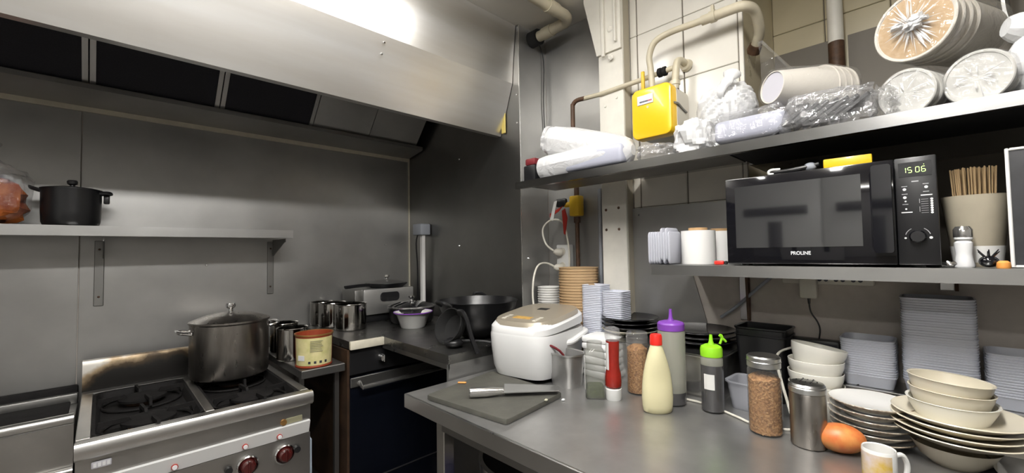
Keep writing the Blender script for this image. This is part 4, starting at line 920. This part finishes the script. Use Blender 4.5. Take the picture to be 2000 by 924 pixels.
# microwave ----------------------------------------------------------
mw = thing('microwave', 'black microwave oven on the middle shelf showing green clock', 'microwave', (1.352, 0, 1.35))
obj('case', B().box(.018, .335, .001, .449, .010, .257, .004), 'black_plastic', mw)
for x in (.04, .30):
    for y in (.04, .41): obj('foot', B().cyl((x, y, 0), (x, y, .0105), .014), 'black_plastic', mw)
dr = obj('door', B().box(-.004, .0175, .072, .4505, .006, .258, .003), 'black_gloss', mw)
obj('window', B().box(-.0055, -.0042, .134, .424, .052, .232), 'dark_glass', dr)
obj('handle', B().prism(rrect(.036, .21, .006, 3, .094, .14), -.032, -.008, 'x').box(-.01, -.002, .082, .106, .05, .075).box(-.01, -.002, .082, .106, .205, .23), 'black_gloss', dr)
def text(body, size, name, m, parent, M_, ext=.0004):
    cu = bpy.data.curves.new('lettering', 'FONT'); cu.body = body; cu.size = size; cu.extrude = ext; cu.align_x = 'CENTER'; cu.align_y = 'CENTER'; cu.offset = size*.02
    to = bpy.data.objects.new('lettering', cu); C.objects.link(to); bpy.context.view_layer.update()
    me = bpy.data.meshes.new_from_object(to.evaluated_get(bpy.context.evaluated_depsgraph_get())); bpy.data.objects.remove(to)
    me.transform(M_); me.materials.clear(); me.materials.append(MATS[m])
    o = bpy.data.objects.new(name, me); C.objects.link(o); o.parent = parent
    return o
FACE = Matrix(((0, 0, -1, 0), (-1, 0, 0, 0), (0, 1, 0, 0), (0, 0, 0, 1)))      # text reading on a face that looks to -x
text('PROLINE', .0115, 'brand_lettering', 'print_white', dr, Matrix.Translation((-.0048, .265, .0355)) @ FACE @ Matrix.Diagonal((1.0, 1.15, 1, 1)))
pn_ = obj('control_panel', B().box(-.004, .0175, .000, .071, .006, .258, .003), 'black_plastic', mw)
sc_ = obj('display', B().box(-.0048, -.0041, .008, .064, .212, .246), 'black_gloss', pn_)
SEG = {'0': 'abcdef', '1': 'bc', '5': 'acdfg', '6': 'acdefg'}
def digit(ch, y, z, w_=.0062, h=.012, t=.0011):
    b = B(); hx = h/2
    for s in SEG[ch]:
        if s in 'agd':
            zz = {'a': h, 'g': hx, 'd': 0}[s]; b.box(-.0056, -.0049, y-w_+.0008, y-.0008, z+zz-t/2, z+zz+t/2)
        else:
            yy = y-w_ if s in 'bc' else y; z0 = z+hx if s in 'bf' else z
            b.box(-.0056, -.0049, yy-t/2, yy+t/2, z0+.0007, z0+hx-.0007)
    return b
for ch, y in (('1', .0575), ('5', .0475), ('0', .0345), ('6', .0245)): obj('digit', digit(ch, y, .2215), 'led', sc_)
obj('digit_dot', B().box(-.0056, -.0049, .0200, .0212, .2375, .2387), 'led', sc_)
kn = obj('dial', B().lathe([(.0, .016), (.012, .016), (.0145, .013), (.0155, 0)], 32, M_=Matrix.Translation((-.004, .036, .072)) @ basis((-1, 0, 0)).to_4x4()), 'black_gloss', pn_)
def mark(y, z, w_, h, m='print_grey', name='print_mark'): return obj(name, B().box(-.0046, -.0041, y-w_/2, y+w_/2, z-h/2, z+h/2), m, pn_)
def disc(y, z, r_): return obj('print_mark', B().cyl((-.0046, y, z), (-.0041, y, z), r_, n=12), 'print_white', pn_)
mark(.0365, .2005, .012, .0026)
for y, z, k in ((.055, .190, 'm'), (.055, .183, 'd'), (.055, .172, 'm'), (.055, .164, 'd'), (.054, .155, 's'), (.0545, .148, 'm'), (.0535, .137, 's'), (.0525, .129, 'w'), (.019, .193, 'm'), (.0185, .1855, 'd'), (.019, .175, 'm'), (.0185, .167, 'w')):
    if k == 'm': mark(y, z, .010, .0016)
    elif k == 's': disc(y, z, .0018)
    elif k == 'w': mark(y, z, .019, .0024, 'print_white')
    else: disc(y, z, .0032)
for k in range(7): disc(.0105, .1575-.0052*k, .0025)
for k in range(7): mark(.022, .1575-.0052*k, .012, .0007)
mark(.0305, .154, .0008, .010); mark(.0305, .135, .0008, .012)
ar = B(); L_ = []
for s in (-1, 1):
    L_ = [[(-.0044, .036+(q)*math.cos(a)*1.0, .072+q*math.sin(a)) for q in (.0205, .0218)]+[(-.0041, .036+q*math.cos(a), .072+q*math.sin(a)) for q in (.0218, .0205)] for a in ([.25+.8*i/8 for i in range(9)] if s > 0 else [PI-.25-.8*i/8 for i in range(9)])]
    ar.loft(L_)
obj('print_mark', ar, 'print_grey', pn_); disc(.0145, .069, .003); disc(.057, .069, .0022)
# on the microwave
yb = solo('yellow_box', B().box(0, .05, -.05, .05, 0, .028, .003), 'yellow_meter', 'yellow open box lying on the microwave', 'box', (1.385, .163, 1.608), .05)
kk = thing('kitchen_tongs', 'dark utensil with white hooked end on the microwave', 'utensil', (1.39, .30, 1.608))
obj('rod', B().tube([(0, .03, .010), (.0, -.02, .012), (.01, -.075, .02)], .006, 8, smooth=3), 'black_plastic', kk)
obj('hook', B().tube([(.002, .015, .018), (-.004, .038, .018), (-.004, .042, .008), (.002, .024, .006)], .004, 8, smooth=4), 'white_plastic', kk, 'white hook')
obj('clip', B().ball((.01, -.055, .016), (.012, .016, .012), 12, 8), 'grey_duct', kk)
# mid shelf left: upright lids, rolls, red lighter
ml = mesh_of('clear_lid', B().loft([[(p[0], y, p[1]) for p in rrect(.095-s, .112-s, .014, 4, 0, .056)] for y, s in ((-.0035, .008), (-.001, .002), (0, 0), (.002, 0), (.0025, .004), (-.0015, .010))]), 'tub_clear')
for k in range(9):
    tag(obj('clear_lid', ml, None, loc=(1.400, .706-.0088*k, 1.351+(.012 if 3 < k < 8 and k % 2 else 0)), rot=(0, 0, 0)), 'clear plastic lid standing upright at the shelf end, %s from the left' % ('first second third fourth fifth sixth seventh eighth ninth'.split()[k]), 'lid', 'clear lids standing in a row')
for loc, r_, h, lab in (((1.452, .577, 1.351), .054, .112, 'white label roll with brown core at the shelf front'), ((1.580, .552, 1.351), .055, .112, 'white label roll half hidden behind the microwave')):
    t = thing('paper_roll', lab, 'roll', loc)
    obj('paper', B().lathe([(.03, 0), (r_, 0), (r_, h), (.03, h)], 40), 'paper_white', t)
    obj('core', B().lathe([(.024, -.0), (.0298, 0), (.0298, h+.010), (.024, h+.010), (.02, h*.4)], 28), 'roll_core', t)
li = thing('red_lighter', 'small red lighter at the left foot of the microwave', 'lighter', (1.378, .483, 1.351), .15)
obj('body', B().box(-.007, .007, -.012, .016, 0, .013, .004), 'red_cap', li)
obj('end', B().box(-.006, .006, -.022, -.0125, .001, .012, .002, 1), 'black_plastic', li)
# mid shelf right
sa = thing('salt_shaker', 'glass salt shaker with steel cap beside the microwave', 'shaker', (1.400, -.036, 1.35))
obj('glass', B().lathe([(0, 0), (.0165, 0), (.018, .004), (.0145, .02), (.0135, .032), (.0155, .048), (.0155, .056), (.012, .060), (.0155, .064), (.0155, .068), (.013, .07), (0, .07)], 12), 'salt', sa)
obj('cap', B().lathe([(.015, .068), (.016, .070), (.016, .086), (.012, .093), (0, .094)], 24), 'steel_bright', sa)
cu_ = thing('skewer_cup', 'beige cup behind the salt shaker', 'cup', (1.478, -.060, 1.35))
obj('cup', B().lathe([(0, .0), (.038, 0), (.04, .003), (.057, .162), (.0585, .166), (.056, .166), (.054, .16), (.037, .006), (0, .005)], 36), 'skewer_cup', cu_)
obj('band', B().lathe([(.0405, .01), (.0445, .048), (.0452, .048), (.0412, .01)], 36), 'paper_white', cu_)
mk_ = mesh_of('skewer', B().cyl((0, 0, 0), (0, 0, .225), .0016, .0014, 6), 'skewer')
for k in range(60):
    a = random.uniform(0, 2*PI); q = .036*math.sqrt(random.random()); tl = .10+.22*random.random()
    o = obj('wooden_skewer', mk_, None, loc=(1.478+q*.75*math.cos(a), -.060+q*.75*math.sin(a), 1.358), rot=(-math.sin(a)*tl*q*14*.35, math.cos(a)*tl*q*14*.35, 0))
    tag(o, 'thin wooden skewer standing in the beige cup', 'skewer', 'wooden skewers in the cup')
fr = thing('framed_picture', 'dark picture in a thin white frame at the shelf end', 'picture', (1.385, -.103, 1.3505), rot=(0, math.radians(3), math.radians(-4)))
fw = .26
obj('picture', B().box(.001, .010, -fw+.006, -.006, .006, .252), 'picture_dark', fr)
obj('back', B().box(.0101, .016, -fw+.003, -.003, .003, .255), 'black_plastic', fr)
for a in ((-.006, 0, 0, .258), (-fw, -fw+.006, 0, .258)): obj('frame_bar', B().box(-.003, .014, a[0], a[1], a[2], a[3], .0015, 1), 'frame_white', fr)
for z in (0, .252): obj('frame_bar', B().box(-.003, .014, -fw+.0062, -.0062, z, z+.006, .0015, 1), 'frame_white', fr)
t = thing('bottle_opener_pile', 'small black gadget beside the salt shaker', 'gadget', (1.385, -.072, 1.35))
obj('body', B().ball((0, 0, .014), (.014, .016, .013), 14, 8), 'black_gloss', t)
for k in range(6): obj('spike', B().cyl((0, 0, .016), (.014*math.cos(k*1.05), .018*math.sin(k*1.05), .036+.004*(k % 2)), .003, .001, 6), 'black_gloss', t)
solo('orange_cap', B().lathe([(0, 0), (.010, 0), (.011, .003), (.010, .012), (.006, .016), (0, .016)], 18), 'orange_bit', 'small orange cap at the shelf edge', 'cap', (1.372, -.092, 1.35))
solo('foil_scrap', B().ball((0, 0, .008), (.010, .012, .008), 10, 6, fn=blob(seed=9, amp=.6, pw=.9)), 'chrome', 'crumpled foil scrap at the microwave corner', 'scrap', (1.372, -.012, 1.35))
# power strip under the middle shelf
ps = thing('power_strip', 'cream power strip with dark outlets under the middle shelf', 'power strip', (1.70, .26, 1.298))
obj('strip', B().box(-.03, -.001, -.115, .125, -.018, .016, .005), 'white_cable', ps)
for k in range(3):
    for s in (0, 1): obj('outlet', B().cyl((-.0285, .02-.043*k-.017*s, -.002), (-.032, .02-.043*k-.017*s, -.002), .006, n=10), 'ink', ps)
ad_ = thing('power_adapter', 'cream plug-in adapter with black cable under the shelf', 'adapter', (1.665, .308, 1.235))
obj('body', B().box(-.022, .004, -.024, .024, 0, .066, .006), 'white_cable', ad_)
obj('strain_relief', B().cyl((-.008, 0, 0), (-.008, 0, -.018), .005, .0035, 10), 'black_plastic', ad_)
obj('cable', B().tube([(-.008, 0, -.016), (-.008, -.004, -.045), (-.006, -.020, -.075), (-.006, -.026, -.10), (-.004, -.022, -.13)], .0024, 6, smooth=4), 'black_plastic', ad_)
solo('drain_hose', B().tube([(1.675, .402, 1.315), (1.672, .46, 1.26), (1.665, .53, 1.19), (1.66, .585, 1.145)], .0055, 8, smooth=4), 'grey_duct', 'grey hose slanting down the wall under the shelf', 'hose')
solo('white_cable', B().tube([(1.40, .72, .904), (1.394, .62, .904), (1.392, .54, .904), (1.35, .44, .904), (1.33, .39, .904), (1.36, .30, .904), (1.42, .32, .93), (1.45, .345, 1.0), (1.47, .362, 1.06), (1.53, .365, 1.075), (1.60, .345, 1.08)], .0038, 8, smooth=5), 'white_cable', 'white cable looping round the jars on the table', 'cable')
solo('black_cable', B().tube([(1.64, .26, .93), (1.60, .20, 1.06), (1.585, .17, 1.02), (1.56, .19, .99), (1.50, .205, .93)], .0024, 6, smooth=4), 'black_plastic', 'thin black cable between white bowls and plastic tubs', 'cable')

# ------------------------------------------------------------------ bags on the upper shelf
ZS = 1.718
def lump(c, r_, m, seed, amp=.2, fr=2.0, pw=.75, n=36, mm=24, rot=None):
    M_ = Matrix.Translation(c) @ (rot.to_4x4() if rot else Matrix.Identity(4))
    return B().ball((0, 0, 0), r_, n, mm, M_=M_, fn=blob(seed=seed, amp=amp, fr=fr, pw=pw))
t = thing('carrier_roll', 'white translucent roll of bags, upper of two at the shelf end', 'bag', (0, 0, 0))
ax = Vector((.05, -.40, -.115)).normalized(); M_ = Matrix.Translation((1.455, 1.225, 1.905)) @ basis(ax).to_4x4()
def wob(prof, n, seed, amp):
    L_ = []
    for r_, z in prof: L_.append([((r_*(1+amp*noise.noise(Vector((math.cos(2*PI*j/n)*2, math.sin(2*PI*j/n)*2, z*14+seed)))))*math.cos(2*PI*j/n), (r_*(1+amp*noise.noise(Vector((math.cos(2*PI*j/n)*2, math.sin(2*PI*j/n)*2, z*14+seed)))))*math.sin(2*PI*j/n), z) for j in range(n)])
    return L_
obj('roll', B().loft(wob([(.004, -.008), (.03, -.004), (.06, .006), (.068, .03), (.068, .12), (.066, .24), (.058, .34), (.045, .39), (.01, .40)], 32, 2, .12), M_=M_), 'film_white', t)
obj('frill', B().loft(wob([(.03, -.012), (.055, -.018), (.062, .004), (.05, .006)], 32, 5, .35), M_=M_), 'film_white', t)
t = thing('carrier_roll', 'white bag with knotted end, lower of two at the shelf end', 'bag', (0, 0, 0))
M2 = Matrix.Translation((1.425, 1.245, ZS+.055)) @ basis((.02, -.44, .01)).to_4x4()
obj('roll', B().loft(wob([(.004, -.02), (.03, -.012), (.05, .0), (.056, .03), (.055, .12), (.056, .22), (.055, .34), (.050, .42), (.02, .44)], 32, 8, .10), M_=M2), 'film_white', t)
obj('contents', B().box(1.385, 1.46, .82, 1.10, ZS+.012, ZS+.092, .02, 3), 'bag_contents', t, 'bluish lids showing through')
obj('ear', B().loft(wob([(.006, -.065), (.016, -.06), (.008, -.03), (.02, -.005)], 14, 3, .5), M_=M2), 'film_white', t)
nb = thing('napkin_box', 'black holder of dark red napkins at the shelf end', 'napkin holder', (1.43, 1.292, ZS))
obj('holder', B().box(-.05, .05, -.035, .035, 0, .075, .006), 'black_plastic', nb)
obj('napkins', B().box(-.045, .045, -.03, .03, .0755, .108, .008), 'maroon', nb)
solo('crumpled_bag', lump((0, 0, .032), (.06, .075, .034), 'film_grey', 12, .3), 'film_grey', 'crumpled clear bag under the gas meter', 'bag', (1.44, .705, ZS))
solo('crumpled_bag', lump((0, 0, .062), (.065, .062, .066), 'film_white', 15, .3), 'film_white', 'crumpled white bag right of the gas meter', 'bag', (1.455, .578, ZS))
tbg = thing('tied_bag', 'round white plastic bag with a tied neck', 'bag', (1.54, .50, ZS))
pax = Vector((-.78, -.30, .30)).normalized(); pxx = pax.orthogonal().normalized(); pyy = pax.cross(pxx)
def pleat(p):
    a = math.atan2(p.dot(pyy), p.dot(pxx)); k = max(0, p.dot(pax))
    return p*(1+.045*math.sin(a*15+2*noise.noise(p*2))*(.35+k)+.10*noise.noise(p*1.8)-.06*max(0, k-.9)*10*.3)
obj('bag', B().ball((0, 0, .165), (.088, .095, .092), 72, 40, fn=pleat), 'film_white', tbg)
obj('filling', lump((0, 0, .155), (.066, .072, .072), 0, 22, .1, pw=.95), 'foam', tbg)
obj('support', lump((.02, 0, .045), (.07, .08, .045), 0, 23, .1, pw=.7), 'foam', tbg)
obj('neck', B().tube([(-.075, -.005, .185), (-.092, -.012, .195), (-.09, -.022, .215), (-.078, -.035, .24), (-.066, -.045, .262)], lambda q: .014-.002*math.sin(q*PI)+.026*max(0, q-.4)*(1+.4*math.sin(q*23)), 14, smooth=5, flat=.65), 'film_crease', tbg)
cbg = thing('lid_bag', 'clear bag of bluish plastic lids at the shelf front', 'bag', (1.415, .395, ZS))
obj('lids', B().box(-.04, .05, -.10, .095, .012, .082, .018, 3), 'bag_contents', cbg)
obj('film', lump((0, 0, .048), (.062, .125, .052), 0, 31, .22, pw=.55), 'film_clear', cbg)
# nested cups lying on their side -----------------------------------------
def lay(me_list, origin, axis, pitch, n, name, label, group, cat='cup'):
    R_ = basis(axis); ax = Vector(axis).normalized()
    for k in range(n):
        o = bpy.data.objects.new(name, me_list); C.objects.link(o)
        o.matrix_world = Matrix.Translation(Vector(origin)+ax*pitch*k) @ R_.to_4x4()
        tag(o, label+', '+('front one' if k == 0 else '%s from the front' % 'x second third fourth fifth sixth seventh'.split()[k]), cat, group)
        if k == 0: first = o
    return first
# cup with its base toward -axis: base at z=0 radius rb, rim at z=h radius rt
def cupmesh(name, rb, rt, h, m, rec=.006): return mesh_of(name, B().lathe([(0, rec), (rb*.93, rec), (rb*.95, 0), (rb, 0), (rb*1.01, .002), (rt, h-.004), (rt+.003, h-.003), (rt+.003, h), (rt-.002, h), (rb*.94, rec+.002), (0, rec+.002)], 44), m)
# cup with its open mouth toward -axis
def mouthmesh(name, rr, rb, h, m, depth): return mesh_of(name, B().lathe([(0, depth), (rr-.012, depth), (rr-.004, .002), (rr-.003, 0), (rr+.001, -.001), (rr+.003, .001), (rr+.002, .004), (rr-.002, .006), (rb, h), (0, h)], 52), m)
axA = (.80, -.58, -.07)
cA = cupmesh('cup_a', .047, .078, .155, 'paper_cup')
cup0 = lay(cA, (1.435, .338, ZS+.166), axA, .020, 4, 'paper_cup', 'cream paper cup lying in the pointed clear bag', 'cream cups in the pointed bag')
RA = basis(axA); oA = Vector((1.435, .338, ZS+.166))
obj('base_disc', B().lathe([(0, .003), (.0435, .003), (.0435, .0055), (0, .0055)], 40), 'cup_lilac', cup0, 'greyish base disc')
MA = Matrix.Translation(oA) @ RA.to_4x4()
bA = thing('cup_bag', 'clear bag with pointed corner round the cream cups', 'bag', (0, 0, 0))
obj('film', B().loft(wob([(.050, -.004), (.054, .01), (.064, .05), (.074, .10), (.084, .15), (.085, .22), (.06, .245), (.01, .25)], 36, 4, .06), cap0=False, M_=MA), 'film_clear', bA)
tip = Vector((1.432, .366, ZS+.322)); topl = [MA @ Vector((.06*math.cos(a), .06*math.sin(a), .012+.05*math.sin((a-a0_)/2.2*PI))) for a0_ in (.35,) for a in [a0_+2.2*i/12 for i in range(13)]]
fl = []
for q in (0, .25, .5, .75, .95): fl.append([v.lerp(tip+Vector((0, .006*math.sin(i), 0)), q)+Vector((.006*noise.noise(v*30+Vector((q*5, 0, 0))), 0, 0)) for i, v in enumerate(topl)])
cn = B(); n_ = len(topl)
vs = [v for l in fl for v in l]; cn._add(vs, [(i*n_+j, i*n_+j+1, (i+1)*n_+j+1, (i+1)*n_+j) for i in range(len(fl)-1) for j in range(n_-1)])
obj('corner', cn, 'film_clear', bA, 'pointed film corner')
blk = thing('tray_bag', 'clear bag of black trays at the shelf front', 'bag', (1.425, .205, ZS), rot=(0, 0, .12))
for k in range(7):
    obj('tray', B().box(-.045, .05, -.012, .012, -.04, .04, .003, 1, M_=Matrix.Translation((0, .07-.021*k, .052)) @ Matrix.Rotation(math.radians(52), 4, 'X') @ Matrix.Diagonal((1, .4, 1, 1))), 'black_plastic', blk, None)
obj('film', lump((0, 0, .054), (.062, .112, .060), 0, 41, .24, pw=.6), 'film_grey', blk)
obj('frill', lump((-.02, -.11, .045), (.035, .03, .045), 0, 43, .5, fr=4, pw=.8), 'film_clear', blk)
axK = (.90, -.42, .03)
cK = mouthmesh('kraft_tub', .081, .074, .15, 'paper_cup', .005)
oK = Vector((1.425, .028, ZS+.226)); 
tub0 = lay(cK, oK, axK, .03, 4, 'paper_tub', 'cream paper tub in the top wrapped bundle', 'tubs in the top bundle', 'tub')
MK = Matrix.Translation(oK) @ basis(axK).to_4x4()
obj('kraft_disc', B().lathe([(0, .002), (.0755, .002), (.0755, .004), (0, .004)], 48), 'kraft', tub0, 'brown kraft face')
bK = thing('wrap_film', 'clear film gathered in a knot over the brown kraft disc', 'bag', (0, 0, 0))
rays_ = []
for q, (r_, z) in enumerate(((.086, .03), (.0855, .004), (.08, -.004), (.06, -.006), (.035, -.010), (.016, -.018), (.008, -.026))):
    rays_.append([(r_*math.cos(2*PI*j/60), r_*math.sin(2*PI*j/60), z+(.006 if j % 3 == 0 else -.002)*(.25+.75*(1-r_/.086))+.004*noise.noise(Vector((j*1.3, r_*40, 0)))) for j in range(60)])
obj('face', B().loft(rays_, cap0=False, M_=MK), 'film_clear', bK)
def creases(M_, r0, r1, n, z0, seed, wd=.003):
    rr = random.Random(seed); b = B()
    for k in range(n):
        a = rr.uniform(0, 2*PI); a_, b_ = r0*rr.uniform(.3, 1.6), r0+(r1-r0)*rr.uniform(.25, 1.0); da = rr.uniform(-.25, .25); ww = wd*rr.uniform(.4, 1.3)
        p, q = Vector((a_*math.cos(a), a_*math.sin(a), z0)), Vector((b_*math.cos(a+da), b_*math.sin(a+da), z0+.004)); t_ = (q-p).cross(Vector((0, 0, 1))).normalized()*ww
        m_ = p.lerp(q, rr.uniform(.3, .6))+Vector((0, 0, -.002*rr.random()))
        b._add([p, m_+t_, q, m_-t_, m_+Vector((0, 0, -.0012))], [(0, 1, 4), (1, 2, 4), (2, 3, 4), (3, 0, 4)], M_)
    return b
kn_ = creases(MK, .010, .076, 54, -.009, 5, .0024)
rk = random.Random(4)
for k in range(9): kn_.ball((rk.uniform(-.034, .030), rk.uniform(-.012, .012), -.017+rk.uniform(-.008, .004)), (rk.uniform(.006, .016), rk.uniform(.005, .010), .007), 10, 6, M_=MK, fn=blob(seed=k, amp=.5, fr=3))
obj('knot', kn_, 'film_crease', bK, 'gathered white knot')
obj('sleeve', B().loft(wob([(.086, .02), (.0865, .10), (.088, .20), (.086, .24), (.05, .27), (.01, .275)], 40, 9, .06), cap0=False, M_=MK), 'film_clear', bK)
for i, (o_, r_, lab, axx, nn) in enumerate(((Vector((1.425, .047, ZS+.063)), .0555, 'lower left', (.92, -.36, .03), 14), (Vector((1.42, -.072, ZS+.064)), .0575, 'lower right', (.92, -.38, .03), 14))):
    me = mouthmesh('white_tub_%d' % i, r_, r_*.92, .13, 'tub_face', .005)
    lay(me, o_, axx, .03, 4, 'paper_tub', 'white paper tub in the %s shelf bundle' % lab, 'tubs in the %s bundle' % lab, 'tub')
    Mx = Matrix.Translation(o_) @ basis(axx).to_4x4()
    t = thing('wrap_film', 'clear film stretched over the %s bundle of white tubs' % lab, 'bag', (0, 0, 0))
    L_ = []
    for (rr, z) in ((r_+.005, .03), (r_+.0045, .0), (r_, -.0035), (r_*.6, -.0025), (.004, -.002)):
        L_.append([(rr*math.cos(2*PI*j/48), rr*math.sin(2*PI*j/48), z+.0015*noise.noise(Vector((j*.9, rr*60, i*4)))) for j in range(48)])
    obj('face', B().loft(L_, cap0=False, M_=Mx), 'film_clear', t)
    obj('crease', creases(Mx, .012, r_*.95, 16, -.004, 20+i, .0022), 'film_crease', t)
    obj('sleeve', B().loft(wob([(r_+.0055, .02), (r_+.006, .12), (r_+.006, .22), (.03, .245), (.005, .25)], 36, 11+i, .05), cap0=False, M_=Mx), 'film_clear', t)
t = thing('tied_bag', 'white bag with twisted ears at the right end of the shelf', 'bag', (1.47, -.190, ZS))
obj('bag', lump((0, 0, .075), (.07, .075, .078), 0, 51, .15, pw=.8), 'film_white', t)
obj('ear', B().tube([(-.0, .02, .14), (-.01, .045, .165), (-.02, .07, .172)], lambda q: .02+.012*math.sin(q*PI), 12, smooth=4), 'film_white', t)
obj('ear', B().tube([(0, .0, .14), (.0, .0, .18), (-.01, .015, .205)], lambda q: .018+.014*math.sin(q*PI), 12, smooth=4), 'film_white', t)
